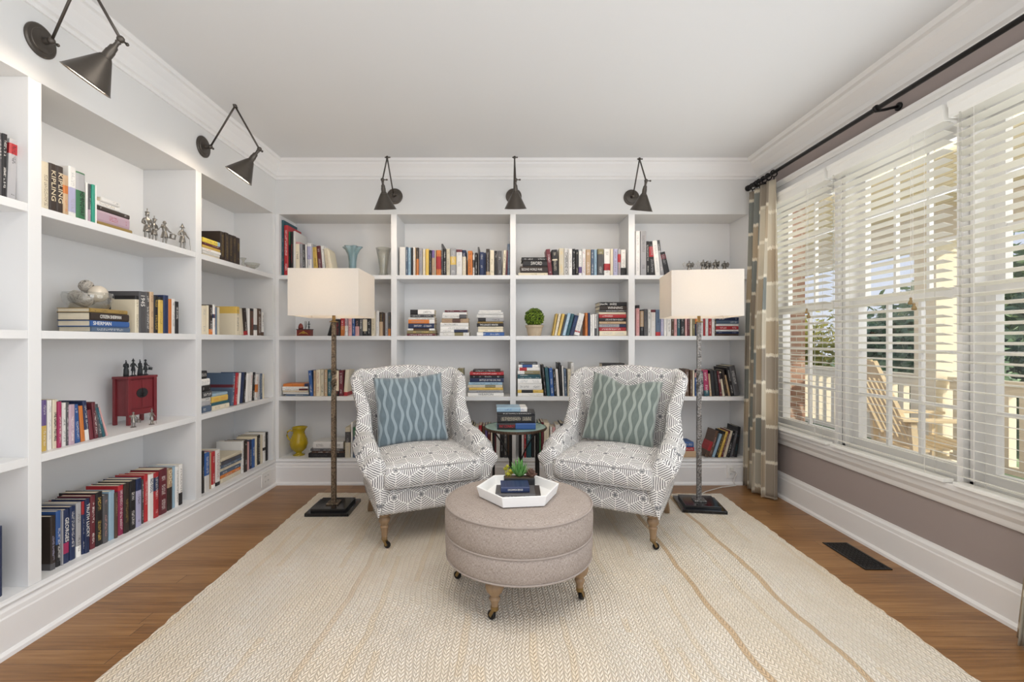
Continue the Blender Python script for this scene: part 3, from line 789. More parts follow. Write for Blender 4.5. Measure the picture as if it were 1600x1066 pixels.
def slab_uv(name, x0, x1, y0, y1, z0, z1, r, crown_=0., nx=24, ny=24, nz=6, e=6.0, front_bulge=0.):
    """soft cushion: superellipsoid-like box with domed top, uv in metres continuing over the front edge"""
    cx, cy, cz = (x0+x1)/2, (y0+y1)/2, (z0+z1)/2; hx, hy, hz = (x1-x0)/2, (y1-y0)/2, (z1-z0)/2
    bm = bmesh.new(); uvl = bm.loops.layers.uv.new('UVMap')
    def P(u, v, w):
        x, y, z = u*hx, v*hy, w*hz
        # round edges
        rx, ry, rz = max(0, abs(x)-(hx-r)), max(0, abs(y)-(hy-r)), max(0, abs(z)-(hz-r)); L = math.sqrt(rx*rx+ry*ry+rz*rz)
        if L > r:
            f = r/L; x = math.copysign(min(abs(x), hx-r)+rx*f, x); y = math.copysign(min(abs(y), hy-r)+ry*f, y); z = math.copysign(min(abs(z), hz-r)+rz*f, z)
        if w > 0: z += crown_*(1-u*u)*(1-(v*v)**1)*w
        if v < 0: y -= front_bulge*(1-w*w)*-v
        return Vector((cx+x, cy+y, cz+z))
    def q(t, n): return [(2*k/n-1) for k in range(n+1)]
    faces = [('z', 1), ('z', -1), ('y', -1), ('y', 1), ('x', -1), ('x', 1)]
    for ax, s in faces:
        A, C = {'z': (nx, ny), 'y': (nx, nz), 'x': (ny, nz)}[ax]
        G = {}
        for i in range(A+1):
            for j in range(C+1):
                a, c = 2*i/A-1, 2*j/C-1
                p = P(a, c, s) if ax == 'z' else (P(a, s, c) if ax == 'y' else P(s, a, c))
                G[i, j] = (bm.verts.new(p), a, c)
        for i in range(A):
            for j in range(C):
                f = bm.faces.new([G[i, j][0], G[i+1, j][0], G[i+1, j+1][0], G[i, j+1][0]])
                for lp, kk in zip(f.loops, ((i, j), (i+1, j), (i+1, j+1), (i, j+1))):
                    a, c = G[kk][1], G[kk][2]
                    if ax == 'z': uv = (cx+a*hx, cy+c*hy)
                    elif ax == 'y': uv = (cx+a*hx, (y0 if s < 0 else y1)+(c-1)*hz*-s*-1 if s > 0 else y0+(c-1)*hz)
                    else: uv = (s*(hx)+cx+s*(1-c)*hz, cy+a*hy)
                    lp[uvl].uv = uv
    bmesh.ops.remove_doubles(bm, verts=bm.verts, dist=1e-5); bmesh.ops.recalc_face_normals(bm, faces=bm.faces)
    me = bpy.data.meshes.new(name); bm.to_mesh(me); bm.free(); return me

def wing_chair():
    o = empty('wing_chair')
    obj('upholstered_shell', shell_mesh(), 'hexagon_print', o, smooth=True)
    obj('seat_base', slab_uv('seat_base', -.325, .325, -.352, .30, .205, .352, .018), 'hexagon_print', o, smooth=True)
    obj('seat_cushion', slab_uv('seat_cushion', -.292, .292, -.385, .22, .352, .487, .028, .042, front_bulge=.018), 'hexagon_print', o, smooth=True)
    # piping round the cushion top and bottom edges
    b = B()
    for zz in (.470, .366):
        tube(b, [(-.290, .1, zz+.01), (-.290, -.35, zz), (-.283, -.380, zz), (-.2, -.390, zz), (0, -.392, zz), (.2, -.390, zz), (.283, -.380, zz), (.290, -.35, zz), (.290, .1, zz+.01)], .004, 6)
    obj('piping', b, 'fabric_piping', o, smooth=True)
    for s in (-1, 1):
        l = empty('leg', (s*.275, -.285, 0)); l.parent = o
        obj('turned_leg', lathe(B(), [(.015, .052), (.018, .056), (.016, .062), (.019, .095), (.023, .118), (.025, .122), (.025, .127), (.020, .131), (.020, .136), (.030, .150), (.033, .162), (.031, .172), (.024, .179), (.024, .183), (.036, .188), (.037, .212)], 20), 'leg_oak', l, smooth=True)
        caster(l, 0, 0, .6*s)
        obj('leg', bar(B(), (s*.27, .35, .006), (s*.25, .26, .215), .034, .034, up=(0, 1, 0)), 'leg_oak', o, bevel=.003)
    return o
plain('fabric_piping', (176, 172, 170), .9, noise=.15)
c1 = wing_chair(); c1.location = (-.534, 3.03, RT); c1.rotation_euler = (0, 0, math.radians(23.5))
c2 = copy_tree(c1); c2.location = (.743, 3.014, RT); c2.rotation_euler = (0, 0, math.radians(-27))
for c, l in ((c1, 'grey and white hexagon-print wing chair in front of the corner end of the far bookcase'), (c2, 'grey and white hexagon-print wing chair on the window side of the rug')):
    tag(c, l, 'armchair', 'matching printed wing chairs')

def pillow(size, T, mat, label, chop=0.):
    n = 30; bm = bmesh.new(); uvl = bm.loops.layers.uv.new('UVMap'); G = {}
    for s in (1, -1):
        for i in range(n+1):
            for j in range(n+1):
                u, v = 2*i/n-1, 2*j/n-1
                edge = (i in (0, n) or j in (0, n))
                if s == -1 and edge: G[s, i, j] = G[1, i, j]; continue
                h = T*(max(0, math.cos(PI/2*u)*math.cos(PI/2*v))**.45)
                x = u*(1-.055*(1-v*v)*abs(u)**3); z = v*(1-.055*(1-u*u)*abs(v)**3)
                if v > 0: z -= chop*math.exp(-(u/.42)**2)*v**1.5; h *= 1-.35*(chop/.2)*math.exp(-(u/.3)**2)*v
                G[s, i, j] = (bm.verts.new((x*size/2, -s*h, z*size/2)), u, v)
        for i in range(n):
            for j in range(n):
                ks = [(i, j), (i+1, j), (i+1, j+1), (i, j+1)]
                f = bm.faces.new([G[s, a, b][0] for a, b in ks])
                for lp, (a, b) in zip(f.loops, ks): lp[uvl].uv = ((2*a/n-1)*size/2+(.5 if s < 0 else 0), (2*b/n-1)*size/2)
    bmesh.ops.recalc_face_normals(bm, faces=bm.faces); me = bpy.data.meshes.new('p'); bm.to_mesh(me); bm.free()
    return obj('throw_pillow', me, mat, smooth=True, label=label, cat='pillow', group='wavy-striped velvet pillows')
def on_chair(ch, o, loc, rx, ry, rz):
    R_ = Matrix.Rotation(ch.rotation_euler.z, 4, 'Z'); o.matrix_world = Matrix.Translation(ch.location)@R_@Matrix.Translation(loc)@Matrix.Rotation(rz, 4, 'Z')@Matrix.Rotation(rx, 4, 'X')@Matrix.Rotation(ry, 4, 'Y')
on_chair(c1, pillow(.47, .075, 'blue_velvet', 'blue-grey velvet pillow with pale wavy stripes, square on the chair nearer the corner', .02), (-.03, .135, .725), math.radians(-17), math.radians(-3), -.10)
on_chair(c2, pillow(.47, .08, 'blue_velvet_green_lit', 'green-lit blue-grey velvet pillow dented at the top, on the chair nearer the window', .20), (.01, .13, .72), math.radians(-18), math.radians(7), .10)

# ------------------------------------------------------------ ottoman
ot = empty('ottoman', (.08, 2.205, RT), label='round heathered linen ottoman on turned wooden legs in front of both chairs', cat='ottoman')
def drum(name, r, prof_, par, mt):
    n = 72; me = grid_mesh(name, n, len(prof_), lambda i, j: (prof_[j][0]*math.cos(2*PI*i/n), prof_[j][0]*math.sin(2*PI*i/n), prof_[j][1]), lambda i, j: (2*PI*i/n*r, sum(math.hypot(prof_[k+1][0]-prof_[k][0], prof_[k+1][1]-prof_[k][1]) for k in range(j))), closed_u=True)
    bm = bmesh.new(); bm.from_mesh(me); bmesh.ops.recalc_face_normals(bm, faces=bm.faces); bm.to_mesh(me); bm.free()
    return obj(name, me, mt, par, smooth=True)
R0 = .343
drum('lower_body', R0, [(.05, .190), (R0-.03, .190), (R0-.012, .194), (R0-.002, .204), (R0, .23), (R0+.003, .26), (R0, .302), (R0-.004, .306)], ot, 'heather_linen')
drum('cushion', R0, [(R0-.004, .306), (R0+.001, .31), (R0+.005, .35), (R0+.005, .40), (R0-.002, .432)], ot, 'heather_linen')
# top: planar uv dome
n = 60; prof_ = [(0.001, .462), (.06, .4618), (.12, .461), (.18, .459), (.24, .4555), (.285, .451), (.315, .445), (.333, .438), (R0-.002, .432)]
me = grid_mesh('top_panel', n, len(prof_), lambda i, j: (prof_[j][0]*math.cos(2*PI*i/n), prof_[j][0]*math.sin(2*PI*i/n), prof_[j][1]), lambda i, j: (prof_[j][0]*math.cos(2*PI*i/n), prof_[j][0]*math.sin(2*PI*i/n)), closed_u=True)
obj('top_panel', me, 'heather_linen', ot, smooth=True)
plain('linen_piping', (160, 148, 140), .9, noise=.12)
for z, r in ((.433, R0), (.305, R0), (.197, R0-.004)):
    b = B(); n = 72; rs = []
    for i in range(n):
        a = 2*PI*i/n; rs.append([b.verts.new(((r+.0045*math.cos(q))*math.cos(a), (r+.0045*math.cos(q))*math.sin(a), z+.0045*math.sin(q))) for q in [2*PI*k/8 for k in range(8)]])
    for i in range(n):
        for k in range(8): b.faces.new((rs[i][k], rs[(i+1) % n][k], rs[(i+1) % n][(k+1) % 8], rs[i][(k+1) % 8]))
    obj('piping', b, 'linen_piping', ot, smooth=True)
for (lx, ly), rr_ in zip(((-.03, 1.965), (.355, 2.115), (-.205, 2.305), (.19, 2.445)), (2.4, .9, 2.6, 1.0)):
    l = empty('leg', (lx-.08, ly-2.205, 0)); l.parent = ot
    obj('turned_leg', lathe(B(), [(.013, .05), (.016, .056), (.015, .075), (.022, .092), (.024, .098), (.017, .104), (.018, .110), (.034, .128), (.040, .146), (.039, .158), (.026, .172), (.024, .178), (.036, .184), (.037, .196)], 22), 'leg_oak', l, smooth=True)
    caster(l, 0, 0, rr_)
OT = RT+.4625
# tray
def hexpts(r, rot=0.0, sx=1, sy=1): return [(r*math.cos(PI/3*k+rot)*sx, r*math.sin(PI/3*k+rot)*sy) for k in range(6)]
tr = empty('serving_tray', (.077, 2.175, OT+.0005), .12, label='white hexagonal tray with raised sides on the ottoman', cat='tray')
b = B(); fnz = lambda u, v, t: (u, v, t)
extrude_poly(b, hexpts(.180), 0, .008, fnz); obj('tray_bottom', b, 'tray_white', tr, bevel=.001)
b = B(); A = hexpts(.186); C = hexpts(.196); D = hexpts(.186); E_ = hexpts(.177)
rings = [[b.verts.new((x, y, z)) for x, y in P_] for P_, z in ((hexpts(.182), .0), (C, .048), (D, .048), (E_, .002))]
for a, c in zip(rings, rings[1:]+rings[:1]):
    for k in range(6): b.faces.new((a[k], a[(k+1) % 6], c[(k+1) % 6], c[k]))
obj('tray_sides', b, 'tray_white', tr, bevel=.0015)
TZ = OT+.0085+.0005
# succulent planter
pl = empty('succulent_planter', (.085, 2.262, TZ), .0, label='small black planter of three succulents behind the books in the white tray', cat='plant')
obj('pot', box(B(), -.075, .075, -.026, .026, 0, .052), 'pot_black', pl, bevel=.004)
obj('soil', box(B(), -.070, .070, -.022, .022, .050, .054), 'bark', pl)
def leafcone(bm, base, d, L, w, t=.35, n=6):
    d = Vector(d).normalized(); s = d.orthogonal().normalized(); q = d.cross(s)
    prof = [(0, .55), (.3, 1), (.6, .8), (.85, .4), (1, .03)]
    rings = []
    up = Vector((0, 0, 1)); s = d.cross(up).normalized() if abs(d.z) < .98 else Vector((1, 0, 0)); q = s.cross(d)
    for f, r in prof:
        p = Vector(base)+d*L*f+q*(L*.12*f*f); rings.append([bm.verts.new(p+s*math.cos(2*PI*k/n)*w*r+q*math.sin(2*PI*k/n)*w*r*t) for k in range(n)])
    for a, c in zip(rings, rings[1:]):
        for k in range(n): bm.faces.new((a[k], a[(k+1) % n], c[(k+1) % n], c[k]))
    bm.faces.new(rings[0][::-1]); bm.faces.new(rings[-1])
rr = random.Random(4)
b = B()
for k in range(20):
    a = k*2.4; f = k/20; leafcone(b, (math.cos(a)*.008, math.sin(a)*.008, .054), (math.cos(a)*(1.05-.85*f), math.sin(a)*(1.05-.85*f), .75+f*.6), .060+.032*f, .0085)
obj('aloe', b, 'aloe_leaf', pl, smooth=True)
b = B()
for (x, y, z, s) in ((-.055, 0, .060, 1), (-.068, .008, .083, .9), (-.044, -.006, .078, .9), (-.058, .0, .098, .8), (-.036, .01, .066, .8)):
    tube(b, [(x*.8-.01, y, .052), (x, y, z)], .002, 5)
    for k in range(12):
        a = k*2.4; f = k/12; leafcone(b, (x, y, z), (math.cos(a)*(1-.7*f), math.sin(a)*(1-.7*f), .2+f), .017*s, .0055*s, .6, 5)
obj('sedum', b, 'sedum_leaf', pl, smooth=True)
b = B()
for k in range(22):
    a = k*2.4; f = k/22; leafcone(b, (.055+math.cos(a)*.004, math.sin(a)*.004, .054+.012*f), (math.cos(a)*(1.1-.8*f), math.sin(a)*(1.1-.8*f), .35+f*.9), .034-.006*f, .011, .45, 6)
obj('echeveria', b, 'brown_succulent', pl, smooth=True)

# ------------------------------------------------------------ side table
sx_, sy_t = .10, 3.40
stb = empty('side_table', (sx_, sy_t, 0), label='round side table with mint top and dark metal legs between the two chairs', cat='side table')
b = B(); lathe(b, [(.001, .560), (.218, .560), (.222, .563), (.222, .574), (.001, .574)], 48); obj('table_top', b, 'mint_stone', stb, smooth=False)
b = B(); lathe(b, [(.220, .556), (.226, .558), (.226, .574), (.222, .576)], 48, closed=False)
for k in range(72): ball(b, (.2265*math.cos(2*PI*k/72), .2265*math.sin(2*PI*k/72), .566), .0045, 6)
obj('rim', b, 'bronze_edge', stb)
for a in (35, 145, 215, 325):
    x, y = .195*math.cos(math.radians(a)), .175*math.sin(math.radians(a))
    obj('leg', bar(B(), (x, y, .0145 if y < .23 else 0), (x, y, .558), .016, .016, up=(0, 1, 0)), 'black_iron', stb)
for s in (-1, 1):
    obj('leg', bar(B(), (s*.035, 0, .0145), (s*.035, 0, .558), .022, .012, up=(0, 1, 0)), 'black_iron', stb)
    b = B(); pts = [(s*(.030+.14*(k/10)**1.7), -.012, .26+.295*(k/10)) for k in range(11)]
    for p, q in zip(pts, pts[1:]): bar(b, p, q, .008, .018, up=(0, 1, 0))
    obj('curved_brace', b, 'black_iron', stb)
obj('cross_stretcher', bar(B(), (-.16, 0, .12), (.16, 0, .12), .012, .012), 'black_iron', stb)

# ------------------------------------------------------------ floor lamps
def floor_lamp(loc, rz, shade_rz, mt, label, power):
    o = empty('floor_lamp', loc, rz, label=label, cat='floor lamp', group='square-shade floor lamps')
    bs = empty('base', (0, 0, 0)); bs.parent = o
    obj('slab', box(B(), -.148, .148, -.148, .148, .0, .022), 'black_granite', bs, bevel=.002)
    obj('upper_slab', box(B(), -.118, .118, -.118, .118, .022, .042), 'black_granite', bs, bevel=.002)
    obj('foot_plate', box(B(), -.042, .042, -.042, .042, .042, .052), mt, bs, bevel=.002)
    n = 60; w = .0155; b = B(); rings = []
    for k in range(n+1):
        z = .05+1.27*k/n; tw = smooth((z-.80)/.22)*PI; wv = w*(1-.12*smooth((z-.5)/.8))
        rings.append([b.verts.new((math.cos(tw+PI/4+PI/2*q)*wv*1.35, math.sin(tw+PI/4+PI/2*q)*wv*1.35, z)) for q in range(4)])
    for a, c in zip(rings, rings[1:]):
        for q in range(4): b.faces.new((a[q], a[(q+1) % 4], c[(q+1) % 4], c[q]))
    b.faces.new(rings[0][::-1]); b.faces.new(rings[-1]); obj('pole', b, mt, o)
    b = B(); lathe(b, [(.030, 1.318), (.030, 1.324), (.012, 1.328), (.011, 1.40), (.016, 1.405), (.016, 1.44), (.010, 1.445)], 16); obj('socket', b, 'antique_brass', o, smooth=True)
    obj('bulb', lathe(B(), [(.012, 1.445), (.016, 1.46), (.03, 1.49), (.031, 1.51), (.02, 1.53), (.001, 1.535)], 16), 'bulb_glow', o, smooth=True)
    b = B(); tube(b, [(0, 0, 1.43), (.05, 0, 1.46), (.055, 0, 1.52), (.0, 0, 1.655)], .0016, 6); tube(b, [(0, 0, 1.43), (-.05, 0, 1.46), (-.055, 0, 1.52), (.0, 0, 1.655)], .0016, 6)
    c, s = math.cos(shade_rz), math.sin(shade_rz)
    tube(b, [(-.232, 0, 1.655), (.232, 0, 1.655)], .0016, 6); tube(b, [(0, -.2, 1.655), (0, .2, 1.655)], .0016, 6)
    h = obj('harp', b, 'antique_brass', o); h.rotation_euler.z = shade_rz
    b = B(); x, y = .233, .207
    Q = [(-x, -y), (x, -y), (x, y), (-x, y)]; Qi = [(-x+.003, -y+.003), (x-.003, -y+.003), (x-.003, y-.003), (-x+.003, y-.003)]
    R4 = [[b.verts.new((p[0], p[1], z)) for p in P_] for P_, z in ((Q, 1.355), (Q, 1.668), (Qi, 1.668), (Qi, 1.355))]
    for a, c_ in zip(R4, R4[1:]+R4[:1]):
        for k in range(4): b.faces.new((a[k], a[(k+1) % 4], c_[(k+1) % 4], c_[k]))
    sh = obj('lamp_shade', b, 'shade_linen', o); sh.rotation_euler.z = shade_rz
    l = bpy.data.lights.new('lamp_bulb_light', 'POINT'); l.energy = power; l.color = (1, .80, .58); l.shadow_soft_size = .035
    lo = bpy.data.objects.new('lamp_bulb_light', l); COL.objects.link(lo); lo.parent = o; lo.location = (0, 0, 1.575)
    return o
mB = Mat('bulb_glow', (1, .9, .75)); mB.b.inputs['Emission Color'].default_value = (1, .82, .6, 1); mB.b.inputs['Emission Strength'].default_value = 4; M['bulb_glow'] = mB.m
floor_lamp((-1.185, 3.275, RT), math.radians(1), 0, 'hammered_bronze', 'bronze twisted-iron floor lamp with white box shade near the bookcase corner', 2.6)
floor_lamp((1.415, 3.33, RT), math.radians(-8), 0, 'hammered_bronze_lit', 'silvery-lit bronze twisted-iron floor lamp with white box shade near the curtain', 3.0)

# ------------------------------------------------------------ swing-arm wall lamps
def sconce(plate, nrm, elbow, joint, rim, label):
    """plate centre on wall, wall normal, elbow, joint, shade rim centre (all world)"""
    P_, N_, E, J, Rm = Vector(plate), Vector(nrm), Vector(elbow), Vector(joint), Vector(rim)
    o = empty('swing_arm_lamp', P_, label=label, cat='wall lamp', group='dark metal swing-arm lamps over the bookcases')
    def q(nm, bm, mt='sconce_bronze', par=None, **k):
        for v in bm.verts: v.co -= P_
        return obj(nm, bm, mt, par or o, **k)
    q('wall_plate', lathe(B(), [(.066, .001), (.066, .007), (.060, .011), (.048, .012), (.046, .015), (.03, .017), (.014, .020), (.012, .04), (.001, .041)], 32, axisT(P_, N_)), smooth=False)
    K = P_+N_*.048
    b = B(); ball(b, K, .014); tube(b, [P_+N_*.015, K], .008, 10); side = N_.cross(Vector((0, 0, 1))); tube(b, [K, K+side*-.026], .004, 8); ball(b, K+side*-.028, .007, 8)
    q('pivot', b, smooth=True)
    q('lower_arm', tube(B(), [K, E], .0055, 10), smooth=True)
    b = B(); ball(b, E, .012); tube(b, [E-side*.018, E+side*.018], .005, 8); ball(b, E+side*-.02, .006, 8); q('elbow', b, smooth=True)
    q('upper_arm', tube(B(), [E, J], .0055, 10), smooth=True)
    b = B(); ball(b, J, .014); tube(b, [J, J+side*-.03], .004, 8); ball(b, J+side*-.032, .007, 8); q('joint', b, smooth=True)
    A = (Rm-J).normalized(); L = (Rm-J).length; r = .083; hs = .115
    q('socket', lathe(B(), [(.006, 0), (.007, .010), (.011, .014), (.008, .022), (.009, .034), (.014, .040), (.015, .056), (.017, .062), (.017, L-hs-.010), (.022, L-hs-.004), (.024, L-hs)], 18, axisT(J, A)), smooth=True)
    T = axisT(J+A*(L-hs), A)
    sh = q('lamp_shade', lathe(B(), [(.020, 0), (.025, .001), (r-.002, hs-.004), (r+.002, hs), (r, hs+.001), (r-.004, hs-.003), (.023, .004), (.0195, .004)], 112, T, closed=False), smooth=False)
    q('reflector', lathe(B(), [(.019, .005), (.0215, .006), (r-.0055, hs-.004)], 112, T, closed=False), 'sconce_inside', sh)
    q('bulb', lathe(B(), [(.012, .004), (.014, .02), (.022, .042), (.022, .055), (.012, .068), (.001, .07)], 14, T), 'bulb_glow', smooth=True)
    l = bpy.data.lights.new('sconce_bulb_light', 'POINT'); l.energy = 2.2; l.color = (1, .86, .70); l.shadow_soft_size = .02
    lo = bpy.data.objects.new('sconce_bulb_light', l); COL.objects.link(lo); lo.parent = o; lo.location = (J+A*(L-.028))-P_; lo.rotation_euler = A.to_track_quat('-Z', 'Y').to_euler()
    return o
for y, l in ((1.904, 'dark metal swing-arm lamp on the side wall, larger and nearer the viewer'), (2.943, 'dark metal swing-arm lamp on the side wall, second one toward the corner')):
    sconce((XF, y, 2.432), (1, 0, 0), (-1.64, y-.09, 2.645), (-1.49, y-.09, 2.38), (-1.606, y-.112, 2.206), l)
sconce((-.895, YF, 2.41), (0, -1, 0), (-.894, 3.62, 2.633), (-.884, 3.44, 2.396), (-.880, 3.505, 2.195), 'dark metal swing-arm lamp on the far wall above the shaded lamp near the corner')
sconce((.100, YF, 2.41), (0, -1, 0), (.100, 3.62, 2.633), (.102, 3.44, 2.396), (.104, 3.505, 2.200), 'dark metal swing-arm lamp on the far wall, middle one of three')
sconce((1.085, YF, 2.40), (0, -1, 0), (1.075, 3.62, 2.620), (1.07, 3.44, 2.388), (1.053, 3.505, 2.185), 'dark metal swing-arm lamp on the far wall nearest the window side')
# ------------------------------------------------------------ books
PAL = {'w': ('white', (232, 228, 222)), 'c': ('cream', (226, 212, 182)), 't': ('tan', (192, 158, 120)), 'k': ('black', (38, 36, 38)), 'g': ('dark grey', (84, 82, 84)),
 'G': ('grey', (166, 164, 166)), 'n': ('navy', (34, 48, 88)), 'b': ('blue', (44, 88, 158)), 's': ('pale blue', (150, 184, 206)), 'r': ('red', (190, 38, 44)), 'm': ('maroon', (112, 40, 50)),
 'o': ('orange', (226, 122, 44)), 'y': ('yellow', (226, 184, 76)), 'e': ('green', (56, 122, 78)), 'T': ('teal', (40, 92, 104)), 'p': ('pink', (222, 160, 158)), 'P': ('purple', (112, 88, 150)),
 'B': ('brown', (92, 66, 50)), 'O': ('olive', (138, 126, 84)), 'S': ('slate blue', (84, 104, 130)), 'l': ('lavender', (168, 164, 196)), 'M': ('magenta', (168, 36, 84)), 'Y': ('bright yellow', (236, 206, 60)),
 'd': ('gold', (160, 128, 62)), 'q': ('mauve', (176, 146, 160)), 'a': ('mint green', (40, 170, 140)), 'K': ('dark brown', (58, 46, 40))}
def book_mesh(w, h, d, t=.0026):
    bm = bmesh.new(); uvl = bm.loops.layers.uv.new('UVMap'); r = min(.004, w*.25)
    P_ = [(-w/2, d), (-w/2, r), (-w*.3, .0006), (w*.3, .0006), (w/2, r), (w/2, d), (w/2-t, d), (w/2-t, r+.004), (-w/2+t, r+.004), (-w/2+t, d)]
    lo = [bm.verts.new((x, y, 0)) for x, y in P_]; hi = [bm.verts.new((x, y, h)) for x, y in P_]; n = len(P_)
    for i in range(n):
        j = (i+1) % n; f = bm.faces.new((lo[i], lo[j], hi[j], hi[i]))
        for lp in f.loops:
            c = lp.vert.co; lp[uvl].uv = ((c.x/w+.5) if i in (1, 2, 3) else 3, c.z/h)
    for ring, z in ((lo[::-1], 0), (hi, 1)):
        f = bm.faces.new(ring)
        for lp in f.loops: lp[uvl].uv = (3, z)
    bmesh.ops.recalc_face_normals(bm, faces=bm.faces); me = bpy.data.meshes.new('book'); bm.to_mesh(me); bm.free(); me.materials.append(M['book_cover']); return me
BOOKS = []
def rgbl(c, j=0.0):
    r, g, b_ = PAL[c][1]; f = 1+random.uniform(-.07, .07)
    m_ = (r+g+b_)/3; return [q for q in lin(*(min(255, max(0, (x*.82+m_*.18)*f)) for x in (r, g, b_)))]
TXT = {}
def title_mesh(s):
    if s not in TXT:
        cu = bpy.data.curves.new('t', 'FONT'); cu.body = s; cu.size = 1; cu.align_x = 'CENTER'; cu.align_y = 'CENTER'; cu.resolution_u = 2; cu.extrude = .003
        o = bpy.data.objects.new('t', cu); COL.objects.link(o); TXT[s] = baked(o)
    return TXT[s]
INK = {}
def ink(c):
    if c not in INK: plain('ink_'+PAL[c][0].replace(' ', '_'), PAL[c][1], .5); INK[c] = 'ink_'+PAL[c][0].replace(' ', '_')
    return INK[c]
def add_title(book, s, w, h, c, frac=.7, v=.5, du=0.0):
    me = title_mesh(s).copy(); xs = [q.co.x for q in me.vertices]; ys = [q.co.y for q in me.vertices]; L = max(xs)-min(xs); Hh = max(ys)-min(ys)
    k = h*frac/L; ky = min(k*1.6, w*.62/Hh)
    # advance -> -z, up -> +x, out -> -y
    Mx = Matrix(((0, ky, 0, du*w), (0, 0, -.25, .0001), (-k, 0, 0, h*v), (0, 0, 0, 1))); me.transform(Mx)
    me.materials.clear(); me.materials.append(M[ink(c)]); o = bpy.data.objects.new('title', me); COL.objects.link(o); o.parent = book
def make_book(Mw, w, h, d, cov, inkc=None, band=None, loc='', flat=False, titles=(), order=0):
    o = bpy.data.objects.new('book', book_mesh(w, h, d)); COL.objects.link(o); o.matrix_world = Mw
    o['cover_rgb'] = rgbl(cov); o['band_rgb'] = rgbl(band[0]) if band else [0., 0., 0.]; o['ink_rgb'] = rgbl(inkc or 'w')
    o['band_span'] = [float(band[1]), float(band[2]), 0. if (titles or not inkc) else 1.] if band else [2., 3., 0. if (titles or not inkc) else 1.]
    o['spine_size'] = [w, h, random.random()]
    r = min(.004, w*.25)+.0042
    pg = obj('pages', box(B(), -w/2+.0027, w/2-.0027, r, d-.004, .003, h-.003), 'page_paper', o)
    for tt in titles: add_title(o, tt[0], w, h, tt[1], *tt[2:])
    BOOKS.append(dict(o=o, ti=bool(titles), cov=cov, band=band, w=w, h=h, loc=loc, flat=flat, ink=inkc)); return o
NAMES = {'0': 'rear bookcase corner bay', '1': 'rear bookcase second bay', '2': 'rear bookcase third bay', '3': 'rear bookcase window-end bay', 'L0': 'side bookcase nearest bay', 'L1': 'side bookcase middle bay', 'L2': 'side bookcase corner bay'}
ROWN = ['top shelf', 'second shelf', 'third shelf', 'bottom shelf']
ROWZ = SH+[BZ]
TIT = {}
def run(bay, row, spec):
    """spec lines: 'x0 x1 ytop cover[ink] [b:c,v0,v1] [L:shift] [D:depth] [t:KEY]' upright; 'H x0 x1 y0 y1 cover[ink] ...' lying (top one first within a stack)"""
    left = bay.startswith('L'); z0 = ROWZ[row]+.0004; loc = ROWN[row]+' of '+NAMES[bay]
    SB = .036
    def s_of(px, sb): return (px-784)/F*(YF+sb) if not left else F*(-(XF-sb))/(784-px)
    def z_of(py, s, sb): return 1.2+(533-py)/F*((YF+sb) if not left else s)
    def frame(s, z, sb):
        if left: return Matrix.Translation((XF-sb, s, z))@Matrix.Rotation(PI/2, 4, 'Z')
        return Matrix.Translation((s, YF+sb, z))
    stack = []; items = [l.split() for l in spec.strip().splitlines() if l.strip()]
    flush = []
    def flush_stack():
        if not stack: return
        n = len(stack); s0 = min(q[0] for q in stack)
        hs = []
        for (a, c, y0, y1, *_r) in stack: hs.append(max(.006, z_of(y0, a, SB)-z_of(y1, a, SB)))
        tot = z_of(stack[0][2], stack[0][0], SB)-z0; k = tot/sum(hs) if sum(hs) > 0 else 1
        z = z0; out = []
        for q, hh in list(zip(stack, hs))[::-1]:
            hh *= k; a, c, y0, y1, cov, inkc, band, D, tt = q; L = c-a; sb = SB+random.uniform(-.006, .006)
            out.append((a, c, z, hh-.0003, cov, inkc, band, D, tt, sb)); z += hh
        for q in out:
            a, c, z, hh, cov, inkc, band, D, tt, sb = q; L = c-a
            Mw = frame(c, z, sb)@Matrix.Rotation(-PI/2, 4, 'Y')@Matrix.Translation((hh/2, 0, 0))
            make_book(Mw, hh, L, D or min(.22, L*.70), cov, inkc, band, loc, True, tt)
        stack.clear()
    prev = None; lastx = None
    for it in items:
        H = it[0] == 'H'
        if H: it = it[1:]
        opt = {}; nums = []; code = None
        for q in it:
            if ':' in q: opt[q[0]] = q[2:]
            elif q[0].isdigit() or q[0] == '-': nums.append(float(q))
            else: code = q
        cov, inkc = code[0], (code[1] if len(code) > 1 else None)
        band = None
        if 'b' in opt: a_ = opt['b'].split(','); band = (a_[0], float(a_[1]), float(a_[2]))
        tt = TIT.get(opt.get('t'), ()); D = float(opt['D']) if 'D' in opt else None
        if H:
            x0, x1, y0, y1 = nums
            if stack and (abs(stack[0][9 if False else 0]-s_of(x0, SB)) > .10): flush_stack()
            if stack and y0 < lasty-2: flush_stack()
            lasty = y0
            stack.append((s_of(x0, SB), s_of(x1, SB), y0, y1, cov, inkc, band, D, tt)); continue
        flush_stack()
        x0, x1, yt = nums; sb = SB+random.uniform(-.008, .006) if 'D' not in opt or True else SB
        a, c = s_of(x0, sb)+.0003, s_of(x1, sb)-.0003; lean = float(opt.get('L', 0))
        ztop = z_of(yt, a, sb); hh = max(.09, ztop-z0)
        pxm = F/(YF+sb) if not left else (s_of(x1+1, sb)-s_of(x1, sb))**-1
        ang = math.atan2(lean/pxm, hh)
        w = max(.005, (c-a)*math.cos(ang)); h = hh if not lean else (hh-w*abs(math.sin(ang)))/math.cos(ang)
        d = D or min(.25, max(.13, h*random.uniform(.62, .70)))
        sg = 1 if ang > 0 else -1
        if ang: Mw = frame(c if ang > 0 else a, z0, sb)@Matrix.Rotation(ang, 4, 'Y')@Matrix.Translation((-sg*w/2, 0, 0))
        else: Mw = frame((a+c)/2, z0, sb)
        make_book(Mw, w, h, d, cov, inkc, band, loc, False, tt)
    flush_stack()
